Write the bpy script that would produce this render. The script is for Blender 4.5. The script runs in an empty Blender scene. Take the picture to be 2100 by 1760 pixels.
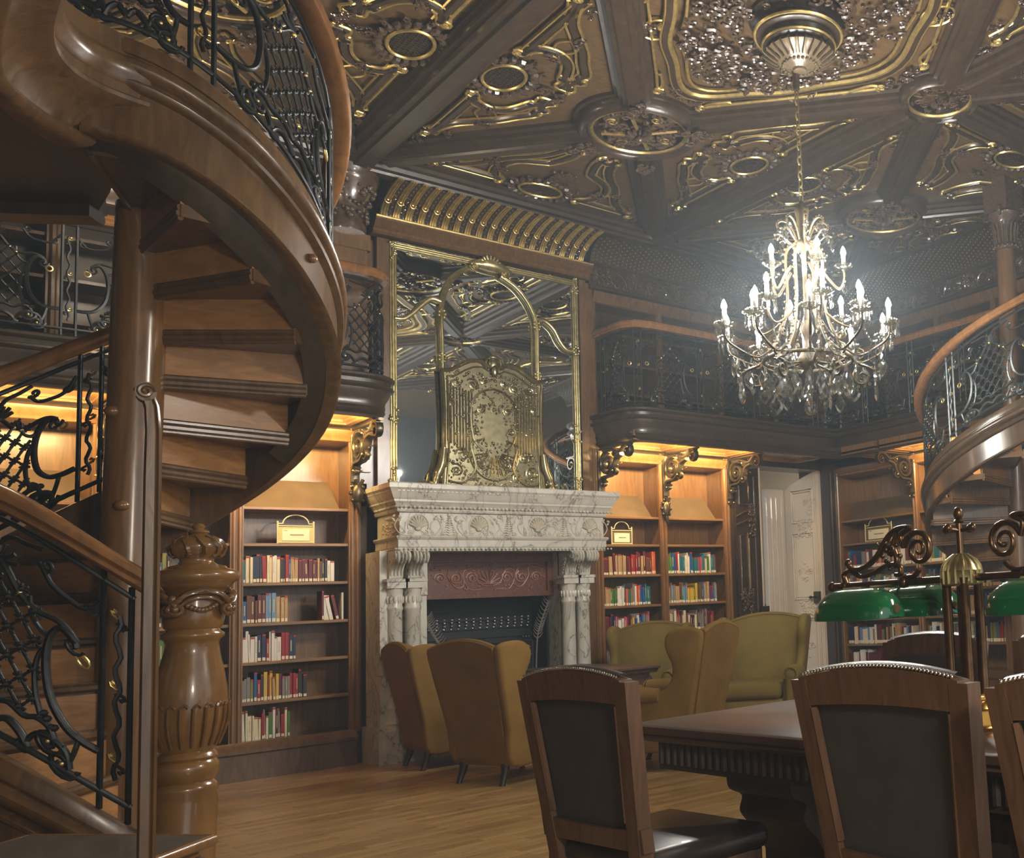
import bpy, math, random
from mathutils import Vector, Matrix
RND = random.Random(11)
PI = math.pi
SC = bpy.context.scene
COL = SC.collection
def V(*a): return Vector(a)
def rad(d): return d * PI / 180.0

# ------------------------------------------------------------------ mesh builder
class MB:
    def __init__(s):
        s.v = []; s.f = []; s.mi = []; s.cur = 0
    def add(s, vs, fs):
        b = len(s.v)
        s.v.extend([(p[0], p[1], p[2]) for p in vs])
        for f in fs:
            s.f.append(tuple(b + i for i in f)); s.mi.append(s.cur)
    def box(s, x0, x1, y0, y1, z0, z1, M=None):
        vs = [(x0,y0,z0),(x1,y0,z0),(x1,y1,z0),(x0,y1,z0),(x0,y0,z1),(x1,y0,z1),(x1,y1,z1),(x0,y1,z1)]
        if M is not None: vs = [M @ Vector(p) for p in vs]
        s.add(vs, [(0,3,2,1),(4,5,6,7),(0,1,5,4),(1,2,6,5),(2,3,7,6),(3,0,4,7)])
    def hexa(s, vs):
        s.add(vs, [(0,3,2,1),(4,5,6,7),(0,1,5,4),(1,2,6,5),(2,3,7,6),(3,0,4,7)])
    def bbox(s, x0, x1, y0, y1, z0, z1, b=0.006, M=None):
        # box with chamfered vertical and horizontal edges
        pr = [(-1,-1),(1,-1),(1,1),(-1,1)]
        cx, cy = (x0+x1)/2, (y0+y1)/2; hx, hy = (x1-x0)/2, (y1-y0)/2
        b = min(b, hx*.45, hy*.45, (z1-z0)*.45)
        def ring(z, i):
            out = []
            for k, (sx, sy) in enumerate(pr):
                ax, ay = hx-i, hy-i
                if sx*sy > 0: q = [(sx*(ax), sy*(ay-b)), (sx*(ax-b), sy*ay)]
                else: q = [(sx*(ax-b), sy*ay), (sx*ax, sy*(ay-b))]
                if k in (0, 1, 2, 3):
                    pass
                out += q
            return [(cx+x, cy+y, z) for x, y in out]
        # order the 8 corner points by angle
        def srt(r):
            return sorted(r, key=lambda p: math.atan2((p[1]-cy)/max(hy,1e-9), (p[0]-cx)/max(hx,1e-9)))
        rings = [srt(ring(z0, b)), srt(ring(z0+b, 0)), srt(ring(z1-b, 0)), srt(ring(z1, b))]
        vs = [p for r in rings for p in r]
        if M is not None: vs = [M @ Vector(p) for p in vs]
        fs = [tuple(range(7,-1,-1)), tuple(range(24,32))]
        for j in range(3):
            for i in range(8):
                k = (i+1) % 8
                fs.append((j*8+i, j*8+k, (j+1)*8+k, (j+1)*8+i))
        s.add(vs, fs)
    def tube(s, pts, r, n=6, closed=False, flat=None, up=None, cap=True, rot=0.0):
        pts = [Vector(p) for p in pts]
        m = len(pts)
        if m < 2: return
        T = []
        for i in range(m):
            if closed: t = pts[(i+1) % m] - pts[i-1]
            else: t = pts[min(i+1, m-1)] - pts[max(i-1, 0)]
            if t.length < 1e-9: t = Vector((0,0,1))
            T.append(t.normalized())
        N = up.copy() if up is not None else (Vector((0,0,1)) if abs(T[0].z) < .9 else Vector((1,0,0)))
        vs = []
        for i in range(m):
            t = T[i]
            if up is not None: N = up
            nn = N - t * N.dot(t)
            if nn.length < 1e-6:
                nn = t.orthogonal()
            nn.normalize(); N = nn
            b = t.cross(nn)
            rr = r[i] if isinstance(r, (list, tuple)) else r
            ra, rb = (rr*flat[0], rr*flat[1]) if flat else (rr, rr)
            for k in range(n):
                a = 2*PI*(k+.5)/n + rot
                vs.append(pts[i] + nn*(ra*math.cos(a)) + b*(rb*math.sin(a)))
        fs = []
        for i in range(m if closed else m-1):
            j = (i+1) % m
            for k in range(n):
                l = (k+1) % n
                fs.append((i*n+k, i*n+l, j*n+l, j*n+k))
        if not closed and cap:
            fs.append(tuple(range(n-1,-1,-1))); fs.append(tuple((m-1)*n+k for k in range(n)))
        s.add(vs, fs)
    def lathe(s, prof, n=24, c=(0,0,0), M=None, flute=None):
        vs = []; fs = []
        for j, (r, z) in enumerate(prof):
            for k in range(n):
                a = 2*PI*k/n
                rr = r
                if flute and flute[0] <= z <= flute[1]:
                    rr = r*(1 - flute[3]*abs(math.sin(a*flute[2]/2))**.5) if flute[3] > 0 else r*(1 + flute[3]*math.cos(a*flute[2]))
                p = Vector((rr*math.cos(a), rr*math.sin(a), z))
                if M is not None: p = M @ p
                vs.append((p[0]+c[0], p[1]+c[1], p[2]+c[2]))
        for j in range(len(prof)-1):
            for k in range(n):
                l = (k+1) % n
                fs.append((j*n+k, j*n+l, (j+1)*n+l, (j+1)*n+k))
        fs.append(tuple(range(n-1,-1,-1))); fs.append(tuple((len(prof)-1)*n+k for k in range(n)))
        s.add(vs, fs)
    def sphere(s, c, r, a=8, b=6, M=None):
        if not isinstance(r, (tuple, list)): r = (r, r, r)
        vs = [(0,0,-1)]
        for j in range(1, b):
            p = PI*j/b - PI/2
            for k in range(a):
                t = 2*PI*k/a
                vs.append((math.cos(p)*math.cos(t), math.cos(p)*math.sin(t), math.sin(p)))
        vs.append((0,0,1))
        out = []
        for q in vs:
            q = Vector((q[0]*r[0], q[1]*r[1], q[2]*r[2]))
            if M is not None: q = M @ q
            out.append((q[0]+c[0], q[1]+c[1], q[2]+c[2]))
        fs = []
        for k in range(a):
            l = (k+1) % a
            fs.append((0, 1+l, 1+k)); fs.append((len(vs)-1, 1+(b-2)*a+k, 1+(b-2)*a+l))
        for j in range(b-2):
            for k in range(a):
                l = (k+1) % a
                fs.append((1+j*a+k, 1+j*a+l, 1+(j+1)*a+l, 1+(j+1)*a+k))
        s.add(out, fs)
    def sweep(s, path, prof, closed=False, cap=True):
        # path: horizontal polyline of (x,y,z); prof: (d,z) closed loop, d to the right of travel
        m = len(path); n = len(prof)
        P = [Vector(p) for p in path]
        vs = []
        for i in range(m):
            a = P[i]-P[i-1] if (i > 0 or closed) else None
            b = P[(i+1) % m]-P[i] if (i < m-1 or closed) else None
            def nr(t):
                q = Vector((t.y, -t.x, 0)); q.normalize(); return q
            if a is None: nn = nr(b); sc = 1
            elif b is None: nn = nr(a); sc = 1
            else:
                na, nb = nr(a), nr(b); nn = na+nb
                if nn.length < 1e-6: nn = na
                nn.normalize(); sc = 1/max(.35, nn.dot(na))
            for d, z in prof:
                vs.append(P[i] + nn*(d*sc) + Vector((0,0,z)))
        fs = []
        for i in range(m if closed else m-1):
            j = (i+1) % m
            for k in range(n):
                l = (k+1) % n
                fs.append((i*n+k, j*n+k, j*n+l, i*n+l))
        if not closed and cap:
            fs.append(tuple(range(n))); fs.append(tuple((m-1)*n+k for k in range(n-1,-1,-1)))
        s.add(vs, fs)
    def prism(s, poly, h, f):
        # poly 2D list, h (lo, hi), f maps (u,v,w) to 3D
        n = len(poly)
        vs = [f(u, v, h[0]) for u, v in poly] + [f(u, v, h[1]) for u, v in poly]
        fs = [tuple(range(n-1,-1,-1)), tuple(range(n, 2*n))]
        for k in range(n):
            l = (k+1) % n
            fs.append((k, l, n+l, n+k))
        s.add(vs, fs)
    def grid(s, fn, nu, nv, cu=False, cv=False):
        vs = [fn(i/(nu if cu else nu-1), j/(nv if cv else nv-1)) for i in range(nu) for j in range(nv)]
        fs = []
        for i in range(nu if cu else nu-1):
            for j in range(nv if cv else nv-1):
                i2, j2 = (i+1) % nu, (j+1) % nv
                fs.append((i*nv+j, i2*nv+j, i2*nv+j2, i*nv+j2))
        s.add(vs, fs)

def link(o, parent=None):
    COL.objects.link(o)
    if parent is not None: o.parent = parent
    return o
def obj(name, mb, mats, parent=None, smooth=35, loc=None, subsurf=0, recalc=True):
    me = bpy.data.meshes.new(name)
    me.from_pydata(mb.v, [], mb.f)
    if not isinstance(mats, (list, tuple)): mats = [mats]
    for m in mats: me.materials.append(m)
    if len(mats) > 1: me.polygons.foreach_set('material_index', mb.mi)
    me.update()
    if recalc:
        import bmesh
        bm = bmesh.new(); bm.from_mesh(me)
        bmesh.ops.recalc_face_normals(bm, faces=bm.faces)
        bm.to_mesh(me); bm.free()
    if smooth:
        me.shade_smooth(); me.set_sharp_from_angle(angle=rad(smooth))
    o = bpy.data.objects.new(name, me)
    link(o, parent)
    if parent is not None and loc is None and not parent.get('_local') and parent.parent is None:
        o.location = -parent.location      # mesh was written in world coordinates
    if loc is not None: o.location = loc
    if subsurf:
        md = o.modifiers.new('Subdivision', 'SUBSURF'); md.levels = subsurf; md.render_levels = subsurf
    return o
def tag(o, label, cat, group=None, kind=None):
    o['label'] = label; o['category'] = cat
    if group: o['group'] = group
    if kind: o['kind'] = kind
    return o
def thing(name, label, cat, loc=(0,0,0), rotz=0, group=None, local=False, kind=None):
    o = bpy.data.objects.new(name, None); link(o)
    o.empty_display_size = .1
    o.location = loc; o.rotation_euler = (0,0,rotz)
    if local: o['_local'] = 1
    return tag(o, label, cat, group, kind)
def struct(name, mb, m, label=None, **k):
    o = obj(name, mb, m, **k); o['kind'] = 'structure'
    if label: o['label'] = label
    return o
def dup(root, loc=None, rotz=None, label=None, group=None, scale=None):
    def cp(o, par):
        c = o.copy(); COL.objects.link(c)
        if par is not None: c.parent = par
        for ch in KIDS.get(o.name, list(o.children)): cp(ch, c)
        return c
    r = cp(root, None)
    if loc is not None: r.location = loc
    if rotz is not None: r.rotation_euler = (0,0,rotz)
    if label: r['label'] = label
    if group: r['group'] = group
    if scale: r.scale = (scale,)*3
    return r
KIDS = {}

# ------------------------------------------------------------------ curves in a plane
def spiral(cx, cy, r0, turns, a0, d=1, n=None, r1=None):
    n = n or int(10*turns)+4
    r1 = r0*.15 if r1 is None else r1
    out = []
    for i in range(n+1):
        t = i/n
        r = r0 + (r1-r0)*(t**.8)
        a = a0 + d*2*PI*turns*t
        out.append((cx+r*math.cos(a), cy+r*math.sin(a)))
    return out
def cr(P, n=6, closed=False):
    # Catmull-Rom through 2D or 3D points
    out = []; m = len(P); D = len(P[0])
    rng = range(m if closed else m-1)
    for i in rng:
        g = lambda k: P[k % m] if closed else P[max(0, min(m-1, k))]
        a, b, c, d = g(i-1), g(i), g(i+1), g(i+2)
        for j in range(n):
            t = j/n
            out.append(tuple(.5*((2*b[q]) + (-a[q]+c[q])*t + (2*a[q]-5*b[q]+4*c[q]-d[q])*t*t + (-a[q]+3*b[q]-3*c[q]+d[q])*t**3) for q in range(D)))
    if not closed: out.append(tuple(P[-1]))
    return out
def arc(cx, cy, rx, ry, a0, a1, n=10):
    return [(cx+rx*math.cos(rad(a0+(a1-a0)*i/n)), cy+ry*math.sin(rad(a0+(a1-a0)*i/n))) for i in range(n+1)]

# ------------------------------------------------------------------ materials
MATS = {}
def _new(name):
    m = bpy.data.materials.new(name); m.use_nodes = True
    nt = m.node_tree; nt.nodes.clear()
    o = nt.nodes.new('ShaderNodeOutputMaterial'); b = nt.nodes.new('ShaderNodeBsdfPrincipled')
    nt.links.new(b.outputs[0], o.inputs[0])
    MATS[name] = m
    return m, nt, b
def hexc(r, g, b):
    f = lambda c: (c/255/12.92) if c/255 <= .04045 else ((c/255+.055)/1.055)**2.4
    return (f(r), f(g), f(b), 1)
def ramp(nt, stops):
    r = nt.nodes.new('ShaderNodeValToRGB')
    e = r.color_ramp.elements
    while len(e) > 1: e.remove(e[-1])
    e[0].position = stops[0][0]; e[0].color = stops[0][1]
    for p, c in stops[1:]:
        k = e.new(p); k.color = c
    return r
def coords(nt, scale, kind='Object', rot=(0,0,0)):
    tc = nt.nodes.new('ShaderNodeTexCoord'); mp = nt.nodes.new('ShaderNodeMapping')
    mp.inputs['Scale'].default_value = scale; mp.inputs['Rotation'].default_value = rot
    nt.links.new(tc.outputs[kind], mp.inputs[0])
    return mp
def wood(name, c1, c2, rough=.35, scale=(6,6,1.0), coat=.25, bump=.08, spec=.5):
    m, nt, b = _new(name)
    mp = coords(nt, scale)
    n1 = nt.nodes.new('ShaderNodeTexNoise'); n1.inputs['Scale'].default_value = 3.0; n1.inputs['Detail'].default_value = 5; n1.inputs['Distortion'].default_value = 1.2
    nt.links.new(mp.outputs[0], n1.inputs['Vector'])
    r = ramp(nt, [(.25, c1), (.5, tuple((a+b_)/2 for a, b_ in zip(c1, c2))), (.75, c2)])
    nt.links.new(n1.outputs[0], r.inputs[0]); nt.links.new(r.outputs[0], b.inputs['Base Color'])
    b.inputs['Roughness'].default_value = rough
    b.inputs['Coat Weight'].default_value = coat; b.inputs['Coat Roughness'].default_value = .18
    if bump:
        bp = nt.nodes.new('ShaderNodeBump'); bp.inputs['Strength'].default_value = bump; bp.inputs['Distance'].default_value = .01
        nt.links.new(n1.outputs[0], bp.inputs['Height']); nt.links.new(bp.outputs[0], b.inputs['Normal'])
    return m
def plain(name, c, rough=.5, metal=0, coat=0, noise=0, nscale=30, bump=0, sheen=0, spec=None):
    m, nt, b = _new(name)
    b.inputs['Base Color'].default_value = c; b.inputs['Roughness'].default_value = rough; b.inputs['Metallic'].default_value = metal
    b.inputs['Coat Weight'].default_value = coat
    if spec is not None: b.inputs['Specular IOR Level'].default_value = spec
    if sheen:
        b.inputs['Sheen Weight'].default_value = sheen; b.inputs['Sheen Roughness'].default_value = .4
        b.inputs['Sheen Tint'].default_value = tuple(min(1, x*2.2) for x in c[:3])+(1,)
    if noise or bump:
        mp = coords(nt, (1,1,1))
        n = nt.nodes.new('ShaderNodeTexNoise'); n.inputs['Scale'].default_value = nscale; n.inputs['Detail'].default_value = 4
        nt.links.new(mp.outputs[0], n.inputs['Vector'])
        if noise:
            r = ramp(nt, [(.3, tuple(x*(1-noise) for x in c[:3])+(1,)), (.7, tuple(min(1, x*(1+noise)) for x in c[:3])+(1,))])
            nt.links.new(n.outputs[0], r.inputs[0]); nt.links.new(r.outputs[0], b.inputs['Base Color'])
        if bump:
            bp = nt.nodes.new('ShaderNodeBump'); bp.inputs['Strength'].default_value = bump; bp.inputs['Distance'].default_value = .004
            nt.links.new(n.outputs[0], bp.inputs['Height']); nt.links.new(bp.outputs[0], b.inputs['Normal'])
    return m
def marble(name, c, vein, scale=3.0, rough=.35):
    m, nt, b = _new(name)
    mp = coords(nt, (1,1,.55))
    n = nt.nodes.new('ShaderNodeTexNoise'); n.inputs['Scale'].default_value = scale; n.inputs['Detail'].default_value = 8; n.inputs['Distortion'].default_value = 2.5
    nt.links.new(mp.outputs[0], n.inputs['Vector'])
    r = ramp(nt, [(.40, c), (.485, tuple(x*.9 for x in c[:3])+(1,)), (.5, vein), (.515, tuple(x*.86 for x in c[:3])+(1,)), (.62, c)])
    nt.links.new(n.outputs[0], r.inputs[0]); nt.links.new(r.outputs[0], b.inputs['Base Color'])
    b.inputs['Roughness'].default_value = rough
    return m
W_STAIR = wood('walnut_stair', hexc(76,55,34), hexc(114,84,52), .3, (7,7,1.2), .3)
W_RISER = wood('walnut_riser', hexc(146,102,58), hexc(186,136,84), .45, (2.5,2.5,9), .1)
W_RAIL = wood('polished_rail', hexc(114,78,45), hexc(150,106,64), .25, (5,5,2), .6)
W_DARK = wood('dark_walnut', hexc(48,40,33), hexc(70,56,43), .34, (6,6,1.2), .25)
W_STAIR_DIM = wood('stair_walnut_dimmed', hexc(60,47,36), hexc(90,69,49), .28, (7,7,1.2), .45)  # darker copy of the stair walnut, offsets chandelier light on the far stringer
W_MATTE = wood('matte_walnut', hexc(64,52,45), hexc(84,67,56), .6, (6,6,1.2), 0)
W_CEIL = wood('ceiling_walnut', hexc(74,57,38), hexc(108,85,55), .42, (3,9,3), .08)
W_BEAM = wood('beam_walnut', hexc(44,35,28), hexc(70,55,41), .32, (4,4,4), .35)
W_SHELF = wood('bookcase_oak', hexc(104,74,42), hexc(142,104,62), .35, (9,9,1.2), .25)
W_SHELFH = wood('shelf_board_oak', hexc(112,82,50), hexc(150,114,72), .38, (1.2,9,9), .2)
W_TABLE = wood('mahogany_table', hexc(74,54,44), hexc(100,75,61), .36, (8,1.5,8), 0)
W_CHAIR = wood('oak_chair', hexc(92,67,50), hexc(124,93,71), .42, (10,10,1.6), .1)
IRON = plain('wrought_iron', hexc(78,82,82), .38, .75, 0, .25, 40)
IRON_D = plain('black_iron', hexc(52,53,54), .42, .6, 0, .25, 40)
GILT = plain('gilding', hexc(226,202,134), .36, .9, 0, .18, 25)
BRASS = plain('aged_brass', hexc(192,180,132), .34, .92, 0, .25, 18)
BRONZE = plain('bronze', hexc(112,84,58), .3, .9, 0, .25, 30)
CARVE = plain('carved_walnut', hexc(78,62,50), .26, 0, .6, .3, 40)
MARBLE = marble('white_marble', hexc(206,202,188), hexc(118,115,108))
REDM = marble('red_marble', hexc(104,62,48), hexc(140,98,80), 9.0, .35)
VELVET = plain('mustard_velvet', hexc(132,100,40), .9, 0, 0, .14, 6, .2)
VELVET_G = plain('olive_velvet', hexc(114,95,40), .9, 0, 0, .14, 6, .2)
BRASS_D = plain('dull_embossed_brass', hexc(142,134,104), .33, .9, 0, .2, 22)
LEATHER = plain('dark_leather', hexc(58,48,44), .34, 0, .1, .2, 14, .25)
LEATHER_B = plain('chair_back_leather', hexc(72,68,66), .6, 0, 0, .15, 14, .2)
STEEL = plain('nail_heads', hexc(210,205,195), .25, 1.0)
WHITE = plain('white_paint', hexc(222,212,196), .45, 0, .1, .04, 3)
BEIGE = plain('corridor_plaster', hexc(196,174,140), .8, 0, 0, .05, 2)
GREEN = plain('green_glass_shade', hexc(18,108,62), .12, 0, .8, .15, 3)
PAPER = plain('paper', hexc(235,226,196), .7)
PAGES = plain('page_edges', hexc(216,206,184), .85)
CREAM = plain('cream_metal', hexc(226,212,168), .4)
OLIVE = plain('olive_card', hexc(104,92,52), .7)
INK = plain('ink', hexc(120,112,90), .8)
CANDLE = plain('candle_tube', hexc(120,117,110), .5)
W_COL = wood('polished_column', hexc(104,74,42), hexc(144,105,62), .24, (7,7,1.0), .5)
DARKTOP = plain('leather_desktop', hexc(88,80,68), .5, 0, .1, .15, 12, .1)
FIRE = plain('fireback', hexc(40,42,45), .5, .4, 0, .2, 20)
def glass(name, tint, fac=.35):
    m = bpy.data.materials.new(name); m.use_nodes = True; nt = m.node_tree; nt.nodes.clear()
    o = nt.nodes.new('ShaderNodeOutputMaterial'); mx = nt.nodes.new('ShaderNodeMixShader')
    t = nt.nodes.new('ShaderNodeBsdfTransparent'); g = nt.nodes.new('ShaderNodeBsdfGlossy'); lw = nt.nodes.new('ShaderNodeLayerWeight')
    t.inputs[0].default_value = tint; g.inputs[0].default_value = (.95,.95,.92,1); g.inputs['Roughness'].default_value = .06
    lw.inputs[0].default_value = fac
    nt.links.new(lw.outputs['Facing'], mx.inputs[0]); nt.links.new(t.outputs[0], mx.inputs[1]); nt.links.new(g.outputs[0], mx.inputs[2]); nt.links.new(mx.outputs[0], o.inputs[0])
    return m
CRYSTAL = glass('cut_crystal', (.86,.88,.88,1), .68)
DISH = glass('glass_dish', (.82,.86,.84,1), .5)
def emit(name, c, st):
    m = bpy.data.materials.new(name); m.use_nodes = True; nt = m.node_tree; nt.nodes.clear()
    o = nt.nodes.new('ShaderNodeOutputMaterial'); e = nt.nodes.new('ShaderNodeEmission')
    e.inputs[0].default_value = c; e.inputs[1].default_value = st; nt.links.new(e.outputs[0], o.inputs[0])
    return m
BULB = emit('lit_bulb', (1,.95,.88,1), 330)
def mirror_mat():
    m, nt, b = _new('mirror_glass')
    b.inputs['Base Color'].default_value = (.80,.84,.82,1); b.inputs['Metallic'].default_value = 1; b.inputs['Roughness'].default_value = .015
    return m
MIRROR = mirror_mat()
def parquet():
    m, nt, b = _new('oak_parquet')
    mp = coords(nt, (1,1,1), 'Object', (0,0,rad(0)))
    br = nt.nodes.new('ShaderNodeTexBrick')
    br.inputs['Scale'].default_value = 1.0; br.inputs['Brick Width'].default_value = .42; br.inputs['Row Height'].default_value = .07
    br.inputs['Mortar Size'].default_value = .0012; br.offset = .37
    br.inputs['Color1'].default_value = hexc(170,136,84); br.inputs['Color2'].default_value = hexc(206,170,112); br.inputs['Mortar'].default_value = hexc(104,80,48)
    br.inputs['Bias'].default_value = -.1
    nt.links.new(mp.outputs[0], br.inputs['Vector'])
    mp2 = coords(nt, (3,22,1))
    n = nt.nodes.new('ShaderNodeTexNoise'); n.inputs['Scale'].default_value = 2.2; n.inputs['Detail'].default_value = 6
    nt.links.new(mp2.outputs[0], n.inputs['Vector'])
    mx = nt.nodes.new('ShaderNodeMixRGB'); mx.blend_type = 'MULTIPLY'; mx.inputs[0].default_value = .7
    r = ramp(nt, [(.3, (.62,.6,.56,1)), (.7, (1.1,1.08,1.04,1))])
    nt.links.new(n.outputs[0], r.inputs[0]); nt.links.new(br.outputs[0], mx.inputs[1]); nt.links.new(r.outputs[0], mx.inputs[2])
    nt.links.new(mx.outputs[0], b.inputs['Base Color'])
    b.inputs['Roughness'].default_value = .3; b.inputs['Coat Weight'].default_value = .2; b.inputs['Coat Roughness'].default_value = .22
    rr = ramp(nt, [(.3, (.26,.26,.26,1)), (.7, (.42,.42,.42,1))])
    nt.links.new(n.outputs[0], rr.inputs[0]); nt.links.new(rr.outputs[0], b.inputs['Roughness'])
    return m
PARQUET = parquet()

# ------------------------------------------------------------------ camera
cam = bpy.data.cameras.new('camera'); co = bpy.data.objects.new('camera', cam); COL.objects.link(co)
F, CX, CY = 2029.12, 1882.99, 1037.70
yaw, pitch, roll = rad(47.97879), rad(5.24945), rad(-3.09467)
fw = V(math.sin(yaw)*math.cos(pitch), math.cos(yaw)*math.cos(pitch), math.sin(pitch))
rt = V(math.cos(yaw), -math.sin(yaw), 0); upv = rt.cross(fw)
rt2 = rt*math.cos(roll) + upv*math.sin(roll); up2 = upv*math.cos(roll) - rt*math.sin(roll)
mw = Matrix.Identity(4)
for i in range(3):
    mw[i][0] = rt2[i]; mw[i][1] = up2[i]; mw[i][2] = -fw[i]
mw[0][3], mw[1][3], mw[2][3] = 0, 0, 1.15
co.matrix_world = mw
cam.sensor_fit = 'HORIZONTAL'; cam.sensor_width = 36; cam.lens = F/2100*36
cam.shift_x = (1050-CX)/2100; cam.shift_y = (CY-880)/2100
cam.clip_start = .05; cam.clip_end = 60
SC.camera = co
# ================================================================== ROOM SHELL
CZ = 5.20
m = MB(); m.box(-1.2, 9.4, -1.5, 12.2, -.1, 0); struct('floor', m, PARQUET, smooth=0)
m = MB()
m.box(-1.2, 7.58, 9.74, 9.86, 0, CZ); m.box(8.62, 9.4, 9.74, 9.86, 0, CZ); m.box(7.58, 8.62, 9.74, 9.86, 2.86, CZ)
struct('wall_back', m, W_DARK, smooth=0)
m = MB(); m.box(9.16, 9.28, -1.5, 9.74, 0, CZ); struct('wall_right', m, W_DARK, smooth=0)
m = MB(); m.box(-1.3, -1.2, -1.5, 9.86, 0, CZ); struct('wall_left', m, W_DARK, smooth=0)
m = MB(); m.box(-1.3, 9.28, -1.62, -1.5, 3.3, CZ); struct('wall_front', m, W_DARK, smooth=0)
# corridor seen through the open door
m = MB(); m.box(7.0, 10.2, 10.9, 11.0, 0, 3.2); m.box(7.0, 10.2, 9.86, 11.0, 3.2, 3.3); struct('wall_corridor', m, BEIGE, smooth=0)
m = MB()
m.box(7.7, 8.9, 10.86, 10.9, 1.14, 1.165)
o = struct('trim_4', m, W_DARK, smooth=0)

# ------------------------------------------------------------------ ceiling
m = MB(); m.box(-1.2, 9.16, -1.5, 9.74, CZ, CZ+.1)
ceil = struct('ceiling', m, W_CEIL, smooth=0)
def cobj(name, mb, mat, **k): return obj(name, mb, mat, parent=ceil, **k)
BEAMP = [(-.19,.02),(-.19,-.03),(-.155,-.045),(-.15,-.075),(-.115,-.085),(-.105,-.12),(-.06,-.125),(-.05,-.145),(.05,-.145),(.06,-.125),(.105,-.12),(.115,-.085),(.15,-.075),(.155,-.045),(.19,-.03),(.19,.02)]
XS = (0.0, 2.95, 5.9, 8.75); YS = (.8, 4.85, 8.9)
def beam(a, b, w=1.0):
    mm = MB(); mm.sweep([(a[0], a[1], CZ), (b[0], b[1], CZ)], [(d*w, z) for d, z in BEAMP]); cobj('beam', mm, W_BEAM)
for x in XS:
    if x in (2.95, 5.9):
        for a, b in ((-1.4, .5), (1.1, 4.56), (5.14, 8.9)): beam((x, a), (x, b))
    else: beam((x, -1.4), (x, 8.9))
beam((-1.1, 8.93), (9.0, 8.93), 1.1)
CELLS = [(i, j) for i in range(3) for j in range(2)]
for i, j in CELLS:
    x0, x1, y0, y1 = XS[i], XS[i+1], YS[j], YS[j+1]
    cx, cy = (x0+x1)/2, (y0+y1)/2
    for px, py in ((x0,y0),(x1,y0),(x0,y1),(x1,y1)):
        d = Vector((cx-px, cy-py)); d.normalize()
        beam((px+d.x*.26, py+d.y*.26), (cx-d.x*.42, cy-d.y*.42), .8)
    if i != 1 and j == 1: beam((x0+.26, y0), (x1-.26, y0), .9)

def scroll3(mb, cx, cy, z, r, a0, d, tr=.2, turns=1.4, n=5):
    pts = spiral(cx, cy, r, turns, a0, d, n=int(9*turns))
    mb.tube([(x, y, z) for x, y in pts], [r*tr*(1-.5*i/len(pts)) for i in range(len(pts))], n, rot=0)
def foliage(mb, cx, cy, z, rx, ry, n, s=.05, rnd=None, hole=0):
    rnd = rnd or random.Random(int(cx*100+cy*1000)+n)
    k = 0
    while k < n:
        a = rnd.uniform(0, 2*PI); q = math.sqrt(rnd.uniform(hole*hole, 1))
        x, y = cx+rx*q*math.cos(a), cy+ry*q*math.sin(a)
        r = s*rnd.uniform(.6, 1.2)
        if rnd.random() < .62: scroll3(mb, x, y, z-rnd.uniform(0, .03), r, rnd.uniform(0, 6.28), rnd.choice((-1,1)), .28, 1.1, 5)
        else: mb.sphere((x, y, z-.01), (r*.5, r*.35, r*.45), 6, 4, Matrix.Rotation(rnd.uniform(0,3), 3, 'Z'))
        k += 1
def wreath(mb, cx, cy, z, rx, ry, n, s):
    for k in range(n):
        a = 2*PI*k/n
        x, y = cx+rx*math.cos(a), cy+ry*math.sin(a)
        mb.sphere((x, y, z), (s*1.1, s*.75, s*.8), 6, 4, Matrix.Rotation(a+.6, 3, 'Z'))
        if k % 2: scroll3(mb, cx+(rx+s*1.3)*math.cos(a), cy+(ry+s*1.3)*math.sin(a), z, s*.9, a, 1, .35, .9, 5)

def medallion(cx, cy, R, small=False):
    mm = MB(); k = R
    pr = [(1.04,.01),(1.04,-.03),(.99,-.035),(.985,-.08),(.95,-.115),(.9,-.13),(.86,-.118),(.84,-.1),(.81,-.112),(.78,-.1),(.765,-.07),(.765,.01)]
    mm.lathe([(r*k, z) for r, z in pr], 40, (cx, cy, CZ)); cobj('medallion_ring', mm, W_BEAM)
    mm = MB(); mm.tube([(cx+.765*k*math.cos(a*PI/20), cy+.765*k*math.sin(a*PI/20), CZ-.085) for a in range(40)], .017, 6, closed=True)
    if not small:
        for q in range(4):
            a = q*PI/2+PI/4
            mm.tube([(cx+.16*k*math.cos(a), cy+.16*k*math.sin(a), CZ-.1), (cx+.62*k*math.cos(a), cy+.62*k*math.sin(a), CZ-.085)], .016, 5)
            a += PI/4
            scroll3(mm, cx+.5*k*math.cos(a), cy+.5*k*math.sin(a), CZ-.08, .06*k*2, a, 1, .18, 1.5)
    cobj('gilt_moulding', mm, GILT)
    mm = MB(); foliage(mm, cx, cy, CZ-.06, .68*k, .68*k, 44 if small else 84, .075*k*1.5)
    for q in range(12):
        a = q*PI/6; mm.sphere((cx+.14*k*math.cos(a), cy+.14*k*math.sin(a), CZ-.12), (.09*k, .03*k, .05*k), 6, 4, Matrix.Rotation(a, 3, 'Z'))
    mm.sphere((cx, cy, CZ-.15), .07*k, 8, 6)
    if not small:
        for q in range(4):
            a = math.atan2(2.025, 1.475) if q == 0 else (PI-math.atan2(2.025,1.475) if q == 1 else (PI+math.atan2(2.025,1.475) if q == 2 else -math.atan2(2.025,1.475)))
            foliage(mm, cx+.92*k*math.cos(a), cy+.92*k*math.sin(a), CZ-.17, .09, .09, 9, .045)
            foliage(mm, cx+1.12*k*math.cos(a), cy+1.12*k*math.sin(a), CZ-.15, .06, .06, 6, .04)
    cobj('carved_foliage', mm, CARVE)
for i, j in CELLS: medallion((XS[i]+XS[i+1])/2, (YS[j]+YS[j+1])/2, .5)
for x, y in ((2.95,4.85),(5.9,4.85),(2.95,.8),(5.9,.8)): medallion(x, y, .34, True)

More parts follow.
